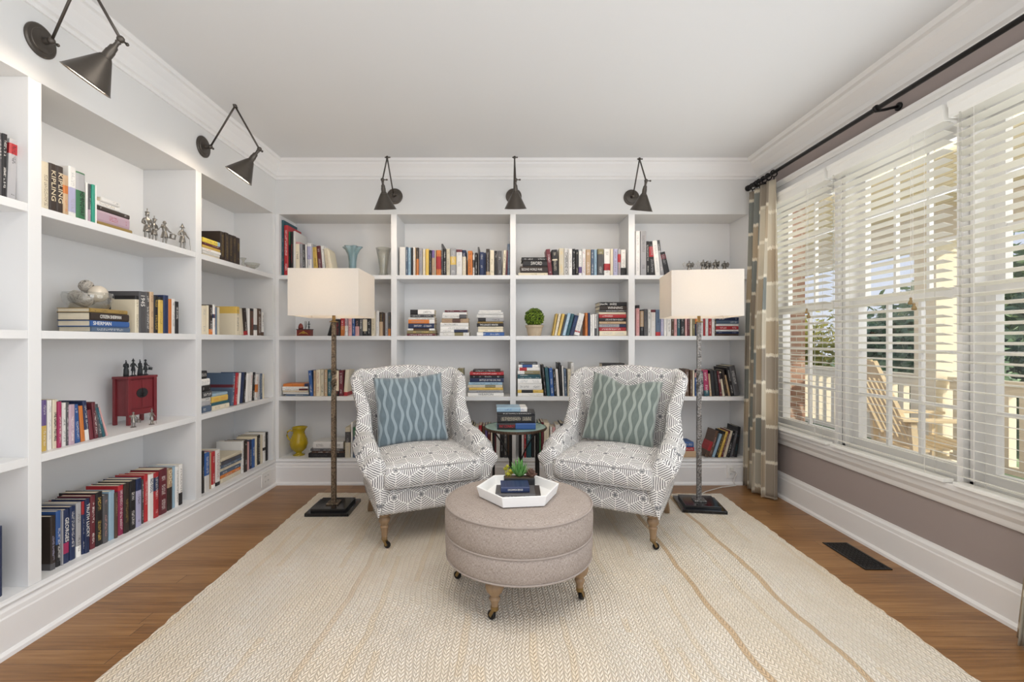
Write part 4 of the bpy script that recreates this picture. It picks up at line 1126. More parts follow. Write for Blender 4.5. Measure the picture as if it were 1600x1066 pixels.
TIT.update({'wea': (('WEAPON', 'g', .42, .5),), 'kip': (('KIPLING', 'c', .62, .55),), 'hem': (('HEMINGWAY', 'k', .50, .36, .08),), 'cit': (('CITIZEN SHERMAN', 'w', .55, .5),), 'she': (('SHERMAN', 'w', .45, .72),), 'jack': (('jack', 'w', .3, .85), ('mitt', 'w', .25, .5)),
 'win': (('WINNING', 'w', .55, .42),), 'swo': (('SWORD', 'w', .45, .45),), 'ww2': (('SECOND WORLD WAR', 'w', .75, .58),), 'lw': (('THE LONGEST WINTER', 'w', .68, .55),), 'chu': (('CUMBERLAND ACH', 'k', .8, .45),),
 'pat': (('PAT CONROY', 'r', .40, .74),), 'geo': (('GEORGES', 'w', .45, .62),), 'luc': (('TRUTH LUCKY', 'w', .62, .6),), 'doc': (('DOC', 'c', .32, .8),), 'foo': (('NO FOOL', 'n', .3, .75),), 'civ': (('BATTLES OF THE CIVIL WAR', 'w', .62, .4),),
 'unc': (('UNCOMMON SERVICE', 'w', .52, .5),), 'cut': (('CUTTING EDGE', 'w', .7, .55),), 'vhe': (('VHERO', 'k', .3, .8),), 'grm': (('THE GREAT MISTAKE', 'k', .6, .45),), '1945': (('1945', 'w', .26, .78),), 'her': (('NAVY ALMANAC', 'w', .5, .6),)})
TIT.pop('her'); TIT.pop('vhe'); TIT.pop('cut')
# side bookcase
run('L0', 0, """
-26 -12 205 wg
-12 -1 206 km
0 3 207 gw
3 11 207 kw L:2
12 26 214 Gk b:r,.76,.93 L:4
""")
run('L0', 3, """
-30 -14 836 kw
-13 5 828 nw
""")
run('L1', 0, """
66 78 251 cB
78 89 254 Kc t:kip
89 100 258 Kc t:kip
100 108 273 to b:o,.55,.75
108 120 259 wG b:l,.12,.6
120 134 267 ek b:G,.62,.97 t:hem
135 138 285 w
139 145 287 gw b:q,0,.35
145 149.5 288 a
149.5 152 289 w
H 158 187 307 313 wk
H 153 189 313 319 wd
H 153 204 319 325 Kw
H 153 204 325 340 qr D:.17
H 153 207 340 347 d
""")
run('L1', 1, """
H 142 200 481 488 dk D:.16
H 142 202 488 501 Kw D:.16 t:cit
H 143 203 501 511 bw D:.16 t:she
H 145 205 511 520 Sw D:.16
212 218 462 cB b:k,.9,1
218 228 455 gw t:1945 D:.17
228 235 456 gw
235 241 456 tm
241 248 462 ky
248 256 464 kd b:y,.0,.92
256 264 461 n
264 269 467 o
269 274 467 wk
274 280 471 kw
""")
run('L1', 2, """
66 74 626 Pw b:y,0,.5
75 82 626 wG
83 91 625 ck t:grm
92 97 628 Mw
98 104 630 wk
104 109 629 gw
109 118 633 qw
119 127 632 bw L:-4
128 134 634 o L:-4
135 141 626 nw b:w,0,.28 L:-5
142 148 640 m L:-5
149 155 628 mw L:-5
156 161 631 gw L:-7
162 166 635 Ts L:-11
167 170 634 p L:-13
""")
run('L1', 3, """
80 88 808 Kl b:g,0,.12
88.5 97 800 bw b:k,0,.4
97.5 99.5 799 G
100 109 798 nw b:M,.18,.38 t:geo
110 119 793 nw
120 128 787 Gk b:w,0,.2
129 134 784 nw b:r,.75,1
134 141 781 nw t:luc
142 150 776 mw
150.5 161 771 ky
162 170 775 gp
171 180 769 s
180.5 185 771 Bt
185.5 194 760 Mw b:r,.9,1
194.5 203 757 Kd
203.5 213 753 kw
213.5 222 749 lk b:n,.75,1
222.5 225 750 gw
226 232 743 rw
232.5 241 743 wP t:foo
241.5 249 740 rw b:n,.6,.9
249.5 262 735 mw
262.5 270 734 Kw b:t,.55,1 t:doc
270.5 275 730 sG
275.5 280 730 wg
280.5 286 727 wk b:k,0,.3
""")
run('L2', 0, """
H 316 343 370 376.5 Yg b:s,0,.15
H 316 343 376.5 380 mw
H 316 344 380 384 yo
H 316 345 384 388 wo
H 317 344 388 392 wG
H 317 344 392 396 c
344.5 352 361 Kd D:.2
352.5 358 363 Kd D:.2
358.3 364 366 Kd D:.2
364.3 370 368 Kd D:.2
370.3 375.5 371 Kd D:.2
""")
run('L2', 1, """
316 323 478 cG
323.5 327 477 c
327.5 333 476 Kw b:o,0,.18
333.5 337 476 wo b:n,.55,.68
337.5 341 480 S
341.5 343.5 480 c
369 375 479 ck b:y,.76,1 D:.18
375.5 382 481 c L:-2
383 388 481 Kw b:r,0,.15 L:-3
388.5 391 482 w
391.5 397 482 Br b:k,.9,1
397.5 402.5 482 w b:g,.2,.4
403 409 482 Bw
409.5 413 488 wk b:B,0,.15
""")
run('L2', 2, """
H 315.5 325 580 592 kw D:.15
H 315.5 329 592 602 wG D:.15
H 315.5 329 602 611 kw D:.15
H 315.5 330 611 620 gw D:.15
H 315.5 330 620 626 wk D:.15
H 315.5 330 626 633 Gw D:.15
H 315.5 330 633 642 Sw D:.15
H 331 355 616 620 sy D:.14
H 331 356 620 628 yo D:.14
H 331 357 628 632 T D:.14
H 331 358 632 638 cG D:.14
362 366 583 Sw b:m,.55,.64 L:3 D:.2
367 371 583 rw L:3 D:.2
371.5 375 583 w L:3
375.5 380 582 nk L:3
380.5 384 582 kw L:2
384.5 389 584 w L:2
389.5 394 582 wr L:2
394.5 398 582 kw L:2
398.5 403 585 wo b:o,.3,.6 L:2
403.5 407 584 Gk L:1
407.5 410.5 584 Sw
411 413.5 585 cO
""")
run('L2', 3, """
316.5 320 706 kG
320.5 328 709 bw b:w,0,.42
328.5 331 708 tG
331.5 337 707 rw b:w,0,.1
337.5 344.5 704 wr b:k,0,.1
H 346 377 717 722 c D:.17
H 346 377 722 728 gb D:.17
H 346 377 728 733 Sw D:.17
H 346 377 733 738 cG D:.17
H 346 377 738 744 Sw D:.17
H 346 377 744 749 ow D:.17
H 346 377 749 756 cG D:.17
378 382 690 wk D:.19
382.5 387 689 Kw
387.5 390 691 p
390.5 394 688 nw
394.5 399 687 bw
399.5 402.5 683 cO
403 407.5 681 kw
408 411 680 c
411.5 415.5 677 wk b:k,.4,.5
416 419.5 676 kG
""")
# rear bookcase
run('0', 0, """
440 443.3 344 TG D:.26
443.6 450 352 rw D:.26
450.5 453.5 362 ke b:e,.7,1
454 457.5 362 kr
458 461 361 w D:.24
461.5 468 378 cB b:p,.94,1
468.5 473 381 Gm L:-1
473.5 477 382 gw L:-1
477.5 480 382 w L:-1
480.5 487 380 wP b:l,.5,.9 L:-1
487.5 490 381 G L:-2
490.5 497 386 yk L:-3
498 504 384 mw L:-4
504.5 509 384 wG L:-4
510 517 388 ct L:-5
517.5 521 391 cw L:-7
""")
run('1', 0, """
624 633.5 386 w
634 637 386 Sw
637.5 642 387 sn
642.5 645 387 k
645.5 648 386 wp
648.3 650 387 t
650.5 654 387 Kt b:o,0,.6
654.5 660 388 GP
660.5 664.5 390 cy
665 670 389 yt
670.5 674 391 kG
674.5 679 391 tP b:P,.7,1
679.3 681 391 c
681.5 689 391 or b:r,.25,.75
689.5 692 381 gw D:.25
692.5 697 389 kw
697.5 703 389 cO
703.5 712.5 388 Gw b:y,.4,.7
713 722 390 wG b:m,.9,1
722.5 728 391 cw b:n,.75,1
731 738 392 ok
738.5 741.5 398 wk b:g,.4,.75
742 746 395 kw
746.5 749 386 g D:.25
749.5 756 394 nw b:n,0,1
756.3 759 395 nk
759.5 765 389 KG b:t,0,.15
765.5 772 391 cO
772.5 777 392 kw
777.5 784 392 gw
785 789.5 391 ck L:2
790 792.3 391 m L:2
793 796.6 381 SG
""")
run('2', 0, """
H 815 855 402 407.5 kw
H 817 855.5 407.5 416 kw t:swo
H 813 856 416 426 Kw t:ww2
H 810 856 426 430.5 cO
857 863.5 389 mw L:-4
864 872.5 390 kc b:c,.58,.64 L:-2
873.5 881 388 cy
881.5 888 388 wk t:chu
888.5 894 389 wO
894.5 899 389 kw
899.5 904 390 kc
904.5 909 392 wk b:P,.1,.35
909.5 915 389 wr
915.5 923 390 tw
923.5 928 390 Sw
928.5 933 390 sS
934 943 389 gw b:O,.8,1
944 953.5 389 wk b:r,.2,.45
954 958 389 c
958.5 965 389 lg
965.5 970 389 Gr b:r,.5,.8
970.5 978 390 wk b:k,0,.3
""")
run('3', 0, """
993.5 1000 361 wG
1001 1010 361 Gg D:.26
1010.5 1015 377 kw L:-1
1015.5 1024 377 kG b:r,.55,.85 L:-2
1024.5 1032 376 wG L:-5
1032.5 1038 375 Gw b:g,.7,1 L:-7
1039 1048 393 kG b:m,.7,.9 L:-9
""")
run('0', 1, """
511 514 500 k L:7
523 531 499 kr
532 538 494 ow b:r,.5,1
538.5 543.5 490 qw b:w,0,.45
544 549.5 488 pr
550 554 488 bw
554.5 561 488 kp b:p,0,.4
561.5 566 488 gw
566.5 573.5 488 kc b:c,.2,.7
574 579 488 kw
580 586.5 487 cO
587 592 486 wG
592.5 598 488 Kd b:t,0,.6
598.3 601 489 B
601.5 606 489 Gn
606.3 610 488 gd b:o,0,.3
""")
run('1', 1, """
H 641 678.5 484 491.5 wk b:k,.68,1
H 641 677.5 491.5 496 gw
H 638 679 496 499.8 wk
H 638 679 499.8 506 oG b:w,0,.2
H 638 678.5 506 513.5 nw
H 637 679 513.5 517 wk b:B,.2,.8
H 636 680 517 522 Oy
H 636 680 522 525.5 mw
H 695 729 485 487.7 mw
H 692 729 487.7 491.8 w
H 691 729 491.8 498 wg b:g,0,.3
H 690 732 498 505 tm b:B,.3,.6
H 688 732 505 510.5 wk
H 688 732 510.5 515.8 wk
H 688 731 515.8 520 wk b:n,0,.5
H 687 733 520 525.7 wO b:O,.2,.5
H 749 783 485 488 wG
H 747 786 488 491.3 wG
H 745 787 491.3 497 wG
H 747 787 497 503 Gk b:k,.7,1
H 746 786 503 506 dB
H 745 787 506 511 kw t:lw
H 747 786 511 515.2 cG
H 747 786 515.2 520 cO
H 745 788 520 526 bw b:w,.77,1
""")
run('2', 1, """
863 865.5 490 y L:6
866 870 490 cO L:7
870.5 875 490 yt L:8
875.5 878 491 g L:8
878.5 883.5 489 sw L:9
884 889 490 Tk L:9
889.5 896 492 nb L:9
896.5 905 489 wG b:r,.14,.2 L:9
914.5 918.5 489 oB
918.8 922 489 n
922.5 925 492 wk
925.3 929 491 w
929.4 932.5 491 wg b:g,0,.35
932.8 935 489 Ge
H 937 979 472 478.5 kw t:jack D:.2
H 937 979 478.5 484.5 Kw t:win D:.2
H 936 979 484.5 488 gw
H 936 978 488 491.7 c
H 936 978.5 491.7 497.3 rw
H 936 978 497.3 503 kw
H 936 978 503 507 tm
H 936 978 507 512.3 Gn b:n,0,.25
H 936 978 512.3 518 rw
H 936.5 979 518 525.8 cG
""")
run('3', 1, """
994 999.5 477 pr b:k,.9,1
1000.5 1006 484 kG b:t,.35,.95
1006.5 1012 483 gk
1012.5 1017 484 wk
1017.5 1024.5 484 wt b:m,.9,1
1025 1032 484 Sn b:r,0,.15
1032.5 1037 487 lw
1037.5 1042 487 wG
1042.5 1049 487 wk
1049.5 1053 487 Bw
1053.5 1058 487 pm
1058.5 1063 487 Tw
1063.5 1070 487 kw
1070.5 1074 487 pw
1074.5 1078 487 mG
1078.5 1082 487 cG
1082.5 1086 487 Ow
1086.5 1091 487 no b:o,.5,1
1091.5 1094 487 G
1094.5 1099 487 wl
1099.5 1102 488 rn b:n,.8,1
1102.5 1107 487 wG
1107.5 1112 487 rw
1112.5 1117 488 wg
H 1119 1154 496 501 nw
H 1119 1154 501 506 Sw
H 1119 1154 506 510 wG
H 1119 1154 510 515.5 rw
H 1119 1154 515.5 518.5 wG
H 1119 1154 518.5 522 nl
H 1119 1154 522 525.5 Bk
""")
run('0', 2, """
H 442 481 600 604.8 on b:n,0,.15
H 441 481 604.8 608.3 wG
H 441 481 608.3 611.3 wk b:m,0,.35
H 442 482 611.3 614.3 co
H 442 482 614.3 617.8 wG
H 446 482 617.8 621 Sw
484 489 579 bw L:-3
489.5 493 579 tm
493.5 500 578 cr
500.5 506 578 ck
506.5 511 578 tw
511.5 518 578 Tw
518.5 523.5 579 gw
524 529 580 cr b:k,0,.2
529.5 536 579 mw
536.5 542 578 cw b:r,0,.15 L:3
""")
run('1', 2, """
715 724 576 Oe
H 739 782 578 582 Kw
H 734 787 582 587 rw
H 734 787.5 587 592 kw
H 734 787 592 599 nw t:civ
H 732 785 599 603.5 sk
H 731 785 603.5 608 cG b:O,.2,.5
H 733 786 608 612 yd
H 733 786 612 616.5 Gk
H 731 787 616.5 622 wk t:wea
""")
run('2', 2, """
H 811 840 566 570 gs
H 810 841 570 574.5 wb b:b,.3,.8
H 810 843 574.5 579.5 wk b:r,.6,.95
H 809 843.5 579.5 585 OG b:w,.7,1
H 809 844 585 588.5 Tw
H 809 845 588.5 592 Tw
H 809 846 592 600 wG
H 809 847 600 609.5 wg
H 809 849 609.5 614.2 yk b:k,.4,.85
H 809 849 614.2 619 wG
851 854.5 570 kG L:-5
855 860 574 Tk L:-4
860.5 866 575 bw L:-3
866.5 870 577 kw L:-3
870.5 874.5 577 wp L:-3
875 879 567 kg L:-3
879.5 882 572 w L:-2
882.5 886.5 576 Sw L:-2
887 892 577 cB
892.5 897 567 wO D:.22
898 905 584 kw
H 941 976 568 576 kw
H 941 976 576 585 wk
H 941 976 585 594 nw
H 941 976 594 602 cB
H 941 976 602 611 mw
H 941 976 611 619 gw
""")
run('3', 2, """
994 1000 576 kw
1071 1077 577 Bw
1078.5 1082 579 Bw
1082.5 1085.5 579 cw
1086 1091 583 bw b:p,.8,1
1091.5 1095 583 Gw
1095.5 1100 580 gw
1101 1109 578 Mw b:T,0,.22 L:-3
1109.5 1112.5 584 tw L:-3
1113 1119 578 k L:-4
1119.5 1125 578 kg L:-5
1125.5 1129 580 mw L:-5
1129.5 1133 581 cB b:k,.7,.95 L:-6
1133.5 1138 578 Kd L:-6
1138.5 1142 586 ty L:-7
1143 1147.5 574 kw L:-8 D:.24
1148 1157 571 gw L:-9 D:.24
""")
run('0', 3, """
H 489 536 691 702.5 wk
H 485 536 702.5 707 gw
H 487 538 707 710.5 Bw
H 482 538 710.5 718 kg
539 547 668 cG b:g,.5,.85
548 551 661 wG
551.5 556 668 Sw b:e,.7,1
556.5 558.5 676 om
""")
run('1', 3, """
716 720 661 kw
720.5 723.5 662 wG
724 727 663 Tw
727.5 729 668 p
729.5 734.5 668 rk
735 738.5 663 k
739 741.5 665 Oy
742 747.5 667 wp
748 753 665 rw
753.5 757.5 666 Bc
758 761.5 665 Pk
762 766.5 665 mw
767 769.8 668 cw
770.3 775 672 mr
775.5 781 670 wG
781.5 787 670 kG
787.5 792.5 670 gw
793 796 670 B
""")
run('2', 3, """
814 818.5 670 wp
819 822 668 rw
822.5 830 668 Tw
830.5 835 669 k
835.5 840.5 670 wG
841 845 661 ek b:e,0,.55
845.5 849.5 660 mk
850 858 661 cG
859.5 863 667 wp
863.5 867.5 668 pw
868 875 664 wk
875.5 881 662 gw
881.5 886 664 rw
886.5 892 657 wG
892.5 900 669 qM b:g,.5,1
900.5 906 667 wk
""")
run('3', 3, """
H 1068 1084 691 698.5 bw D:.15
H 1068 1085 698.5 704 rw D:.15
H 1068 1088 704 713 t D:.15
1101 1106.5 690 rk b:B,.0,.4 L:10
1107 1112 673 Bp L:12
1112.5 1117 678 s L:13
1117.5 1121.5 674 ky L:13
1122 1126 674 yk L:13
1126.5 1130 673 mw L:12
1130.5 1134.5 673 cr L:12
1135 1140 673 kw L:10
1140.5 1145 673 gG L:9
1146 1152 667 kT L:6
""")
# loose stacks on the furniture
def hbook(cx, cy, z, L, d, w, rz, cov, inkc, band, label, tt=()):
    Mw = Matrix.Translation((cx, cy, z))@Matrix.Rotation(rz, 4, 'Z')@Matrix.Translation((L/2, -d/2, 0))@Matrix.Rotation(-PI/2, 4, 'Y')@Matrix.Translation((w/2, 0, 0))
    o = make_book(Mw, w, L, d, cov, inkc, band, '', True, tt); BOOKS.pop(); tag(o, label, 'book', 'books lying in the tray' if cy < 3 else 'books stacked on the side table')
hbook(.075, 2.155, TZ, .205, .135, .024, -.03, 'g', 'G', ('K', .0, .12), 'larger grey-brown book lying flat at the bottom in the white tray')
hbook(.060, 2.158, TZ+.0245, .130, .105, .026, .03, 'n', 'w', None, 'small navy book with white title on the larger book in the tray', TIT['unc'])
tz = .5765
hbook(.103, 3.36, tz, .272, .185, .043, .0, 'b', 'k', ('k', .52, .995), 'thick blue and black book with red lettering at the bottom of the side table stack', TIT['pat'])
hbook(.100, 3.365, tz+.0435, .268, .180, .060, .02, 'k', 'c', None, 'very thick black book second from the bottom on the side table')
hbook(.104, 3.355, tz+.104, .262, .18, .016, -.02, 'k', 'w', None, 'thin black book under the light blue one on the side table')
hbook(.070, 3.365, tz+.1205, .215, .165, .032, .03, 's', 'b', ('w', .0, .22), 'light blue book on top of the side table stack')

# past the three hundred books that show largest, the rest are one mass
def shown(q):
    p = q['o'].matrix_world@Vector((0, 0, q['h']/2)); return q['w']*q['h']/(p.length**2)*(.55 if abs(p.x) > 1.5 and p.y < 3.8 else 1)*(100 if q['ti'] else 1)
rank = sorted(BOOKS, key=shown, reverse=True); rest = rank[300:]
if rest:
    vs, fs, uvs, mi, at = [], [], [], [], {k: [] for k in ('cover_rgb', 'band_rgb', 'ink_rgb', 'band_span', 'spine_size')}
    for q in rest:
        for oo, k in [(q['o'], 0)]+[(c, 1) for c in q['o'].children]:
            me = oo.data; n0 = len(vs); Mw = q['o'].matrix_world
            vs += [tuple(Mw@v.co) for v in me.vertices]
            for p in me.polygons:
                fs.append([n0+i for i in p.vertices]); mi.append(k)
                uvs += [tuple(me.uv_layers[0].data[i].uv) for i in p.loop_indices] if k == 0 else [(3, 0)]*len(p.vertices)
                for a_ in at: at[a_].append(list(q['o'][a_]))
    me = bpy.data.meshes.new('books'); me.from_pydata(vs, [], fs); ul = me.uv_layers.new(name='UVMap')
    for k, q in enumerate(uvs): ul.data[k].uv = q
    for a_, vals in at.items():
        la = me.attributes.new(a_, 'FLOAT_VECTOR', 'FACE'); la.data.foreach_set('vector', [x for v_ in vals for x in v_])
    me.materials.append(M['book_cover_rest']); me.materials.append(M['page_paper']); me.polygons.foreach_set('material_index', mi)
    o = bpy.data.objects.new('books', me); COL.objects.link(o)
    tag(o, 'slimmest and least visible books filling gaps between the others along both bookcases', 'books', kind='stuff')
    for q in rest:
        for c in list(q['o'].children): bpy.data.objects.remove(c)
        bpy.data.objects.remove(q['o']); BOOKS.remove(q)

# labels: look first, then neighbours, then place in the row
by = {}
for q in BOOKS: by.setdefault(q['loc'], []).append(q)
used = set()
ORD = ['first', 'second', 'third', 'fourth', 'fifth', 'sixth', 'seventh', 'eighth', 'ninth', 'tenth', 'eleventh', 'twelfth', 'thirteenth', 'fourteenth', 'fifteenth', 'sixteenth', 'seventeenth', 'eighteenth', 'nineteenth', 'twentieth', 'twenty-first', 'twenty-second', 'twenty-third', 'twenty-fourth', 'twenty-fifth', 'twenty-sixth', 'twenty-seventh', 'twenty-eighth', 'twenty-ninth', 'thirtieth', 'thirty-first', 'thirty-second', 'thirty-third', 'thirty-fourth']
for loc, qs in by.items():
    def d0(q): return PAL[q['cov']][0]
    def d1(q):
        s = ('thick ' if q['w'] > .034 else 'slim ' if q['w'] < .017 else '')+PAL[q['cov']][0]+(' flat' if q['flat'] else '')+' book'
        return s
    def d2(q):
        if not q['band']: return d1(q)
        c, a, b_ = q['band']; wh = 'foot' if (a+b_)/2 < .35 else 'top' if (a+b_)/2 > .7 else 'middle'
        if q['flat']: wh = 'spine'
        return d1(q)+' with '+PAL[c][0]+' '+wh
    D1 = [d1(q) for q in qs]; D2 = [d2(q) for q in qs]
    for i, q in enumerate(qs):
        a = qs[i-1] if i else None; b_ = qs[i+1] if i+1 < len(qs) else None
        nb = None
        if q['flat']:
            below = qs[i-1] if i and qs[i-1]['flat'] and abs(qs[i-1]['o'].matrix_world.translation.z-q['o'].matrix_world.translation.z) < .09 and qs[i-1]['o'].matrix_world.translation.z < q['o'].matrix_world.translation.z else None
            nb = (' on the %s one' % d0(below)) if below else ' lowest in its pile'
        else:
            A_ = d0(a) if a else None; C_ = d0(b_) if b_ else None
            nb = (' between %s and %s' % (A_, C_)) if A_ and C_ and A_ != C_ else (' beside %s' % (A_ or C_))
        opts = []
        if D1.count(D1[i]) == 1: opts.append(D1[i])
        if D2.count(D2[i]) == 1: opts.append(D2[i])
        opts.append(D1[i]+nb); opts.append(D2[i]+nb); opts.append('%s book of the row, %s,' % (ORD[i], d0(q)))
        for oo in opts:
            s = oo+' on '+loc
            if s not in used and len(s.replace('-', ' ').split()) <= 16: break
        used.add(s); tag(q['o'], s, 'book', 'books on '+loc)
print('BOOKS', len(BOOKS))

# ------------------------------------------------------------ ornaments on the shelves
def statue(pose):
    """small standing figure: skinned skeleton, one continuous body"""
    V_ = {'pel': (0, 0, .5), 'wa': (0, 0, .6), 'ch': (0, .0, .74), 'nk': (0, 0, .84), 'hd': (0, -.01, .92), 'tp': (0, 0, .97),
          'hl': (-.06, 0, .48), 'kl': (-.07, -.02, .27), 'al': (-.075, .02, .05), 'tl': (-.09, -.07, .02), 'hr': (.06, 0, .48), 'kr': (.07, -.04, .27), 'ar': (.08, -.01, .05), 'tr': (.10, -.10, .02),
          'sl': (-.12, 0, .78), 'sr': (.12, 0, .78)}
    if pose == 'musket': V_.update(el=(-.2, -.02, .62), wl=(-.12, -.14, .55), er=(.2, .0, .62), wr=(.10, -.15, .62))
    elif pose == 'drum': V_.update(el=(-.24, -.03, .70), wl=(-.30, -.12, .84), er=(.2, -.06, .62), wr=(.16, -.2, .56))
    elif pose == 'cane': V_.update(el=(-.2, .02, .62), wl=(-.10, -.10, .56), er=(.22, -.02, .62), wr=(.24, -.12, .5))
    elif pose == 'angel': V_.update(el=(-.17, -.06, .64), wl=(-.05, -.16, .68), er=(.17, -.06, .64), wr=(.05, -.16, .68))
    else: V_.update(el=(-.16, .0, .62), wl=(-.08, -.10, .54), er=(.16, 0, .62), wr=(.08, -.10, .54))
    E_ = [('pel', 'wa'), ('wa', 'ch'), ('ch', 'nk'), ('nk', 'hd'), ('hd', 'tp'), ('pel', 'hl'), ('hl', 'kl'), ('kl', 'al'), ('al', 'tl'), ('pel', 'hr'), ('hr', 'kr'), ('kr', 'ar'), ('ar', 'tr'), ('ch', 'sl'), ('ch', 'sr'), ('sl', 'el'), ('el', 'wl'), ('sr', 'er'), ('er', 'wr')]
    Rr = {'pel': .08, 'wa': .07, 'ch': .09, 'nk': .035, 'hd': .062, 'tp': .04, 'hl': .06, 'hr': .06, 'kl': .045, 'kr': .045, 'al': .03, 'ar': .03, 'tl': .028, 'tr': .028, 'sl': .05, 'sr': .05, 'el': .035, 'er': .035, 'wl': .028, 'wr': .028}
    if pose in ('robe', 'angel'): Rr.update(hl=.1, hr=.1, kl=.1, kr=.1, al=.10, ar=.10)
    ks = list(V_); me = bpy.data.meshes.new('s'); me.from_pydata([V_[k] for k in ks], [(ks.index(a), ks.index(b)) for a, b in E_], [])
    o = bpy.data.objects.new('s', me); COL.objects.link(o); md = o.modifiers.new('k', 'SKIN'); sv = me.skin_vertices[0].data
    for i, k in enumerate(ks): sv[i].radius = (Rr[k], Rr[k]*.9); sv[i].use_root = (k == 'pel')
    s2 = o.modifiers.new('s', 'SUBSURF'); s2.levels = 1; s2.render_levels = 1
    return baked(o)
ST_ = {p: statue(p) for p in ('musket', 'drum', 'cane', 'robe', 'angel')}
def figurine(pose, loc, h, rz, mt, label, cat='figurine', group=None, extras=True, flat=1.0):
    o = empty('figurine', loc, rz, label=label, cat=cat, group=group); me = ST_[pose].copy(); me.transform(Matrix.Translation((0, 0, h*.03))@Matrix.Scale(h, 4)); me.materials.clear()
    obj('body', me, mt, o, smooth=True)
    obj('stand', lathe(B(), [(.17*h, 0), (.17*h, .03*h), (.12*h, .06*h)], 14), mt, o)
    if not extras: return o
    if pose == 'musket':
        obj('musket', tube(B(), [(-.2*h, -.17*h, .35*h), (.22*h, -.2*h, .85*h)], .012*h, 6), mt, o); obj('shako', lathe(B(), [(.07*h, .95*h), (.06*h, 1.0*h), (.075*h, 1.09*h), (.01*h, 1.10*h), (.018*h, 1.12*h), (.02*h, 1.2*h), (.002*h, 1.24*h)], 12), mt, o, smooth=True)
        obj('coat_skirt', lathe(B(), [(.13*h, .36*h), (.10*h, .55*h), (.075*h, .62*h)], 14, closed=False), mt, o, smooth=True)
    elif pose == 'drum':
        obj('drum', lathe(B(), [(.13*h, 0), (.135*h, .01*h), (.12*h, .03*h), (.12*h, .16*h), (.135*h, .18*h), (.13*h, .19*h)], 16, axisT((.2*h, -.2*h, .33*h), (.1, -.15, 1))), mt, o)
        b = B(); tube(b, [(.16*h, -.2*h, .58*h), (.30*h, -.26*h, .55*h)], .01*h, 5); tube(b, [(-.30*h, -.12*h, .86*h), (-.22*h, -.2*h, .9*h)], .01*h, 5); obj('drumsticks', b, mt, o)
        obj('coat_skirt', lathe(B(), [(.15*h, .34*h), (.10*h, .55*h), (.075*h, .62*h)], 14, closed=False), mt, o, smooth=True); obj('hat', lathe(B(), [(.09*h, .97*h), (.07*h, 1.0*h), (.055*h, 1.06*h), (.01*h, 1.08*h)], 12), mt, o, smooth=True)
    elif pose == 'cane':
        obj('cane', tube(B(), [(.24*h, -.13*h, .54*h), (.27*h, -.16*h, .02*h)], .012*h, 6), mt, o); obj('bicorne', lathe(B(), [(.14*h, .99*h), (.10*h, 1.03*h), (.05*h, 1.10*h), (.004*h, 1.2*h)], 10, Matrix.Diagonal((1, .5, 1, 1))), mt, o, smooth=True)
        obj('coat_skirt', lathe(B(), [(.13*h, .34*h), (.10*h, .55*h), (.075*h, .62*h)], 14, closed=False), mt, o, smooth=True)
    elif pose == 'robe':
        obj('robe', lathe(B(), [(.16*h, .05*h), (.15*h, .2*h), (.12*h, .42*h), (.10*h, .58*h), (.11*h, .7*h), (.06*h, .8*h)], 14), mt, o, smooth=True); obj('topknot', ball(B(), (0, .01*h, 1.04*h), .04*h, 8), mt, o, smooth=True)
    elif pose == 'angel':
        b = B()
        for s in (-1, 1):
            pts = [(s*.06, .05, .72), (s*.26, .10, .95), (s*.38, .12, .80), (s*.30, .12, .60), (s*.08, .06, .60)]
            A_ = [b.verts.new(Vector(p)*h) for p in pts]; C_ = [b.verts.new((Vector(p)+Vector((0, .025, 0)))*h) for p in pts]
            b.faces.new(A_); b.faces.new(C_[::-1])
            for k in range(5): b.faces.new((A_[k], A_[(k+1) % 5], C_[(k+1) % 5], C_[k]))
        obj('wings', b, mt, o)
    return o
def lw(px, X, z): return (X, F*(-X)/(784-px), z+.0004)
T1 = SH[0]
figurine('musket', lw(230, -1.965, T1), .150, PI/2-.3, 'pewter', 'pewter soldier figurine with tall plumed hat and musket on the top shelf', group='pewter soldiers on the top shelf')
figurine('musket', lw(241, -1.955, T1), .125, PI/2-.1, 'pewter', 'shorter pewter soldier figurine close behind the tall plumed one', group='pewter soldiers on the top shelf')
figurine('drum', lw(257, -1.945, T1), .130, PI/2, 'pewter', 'pewter drummer figurine raising one arm on the top shelf', group='pewter soldiers on the top shelf')
figurine('cane', lw(285, -1.935, T1), .135, PI/2-.2, 'pewter', 'pewter officer figurine with bicorne hat and cane on the top shelf', group='pewter soldiers on the top shelf')
# red cabinet with four dark clay figures
cbx = empty('miniature_cabinet', (-2.085, 2.640, SH[2]+.0004), PI/2-.12, label='small red lacquer two-door cabinet on the third shelf of the side bookcase', cat='cabinet')
hw, hd = .083, .042
obj('body', box(B(), -hw, hw, -hd+.004, hd, .05, .255), 'red_lacquer', cbx, bevel=.002)
obj('top', box(B(), -hw-.012, hw+.012, -hd-.010, hd+.008, .255, .268), 'red_lacquer', cbx, bevel=.002)
for sxx in (-1, 1):
    for syy in (-1, 1): obj('leg', box(B(), sxx*hw-.009, sxx*hw+.009, syy*hd-.008, syy*hd+.008, 0, .255), 'red_lacquer', cbx, bevel=.002)
    d_ = obj('door', box(B(), *(sorted((sxx*.0015, sxx*(hw-.014)))), -hd-.001, -hd+.005, .088, .246), 'red_lacquer', cbx, bevel=.0015)
    b = B(); n_ = 14; pts = [(sxx*(.0018+.034*math.sin(PI*k/n_)), .172+.027*math.cos(PI*k/n_)) for k in range(n_+1)]
    extrude_poly(b, pts, -hd-.0035, -hd-.001, lambda u, v, t: (u, t, v)); obj('lock_plate', b, 'pot_black', d_)
    b = B(); tube(b, [(sxx*(.008+.006*math.cos(a)), -hd-.006, .163+.009*math.sin(a)) for a in [PI*.2+PI*1.6*k/10 for k in range(11)]], .0015, 5); obj('handle', b, 'black_iron', d_)
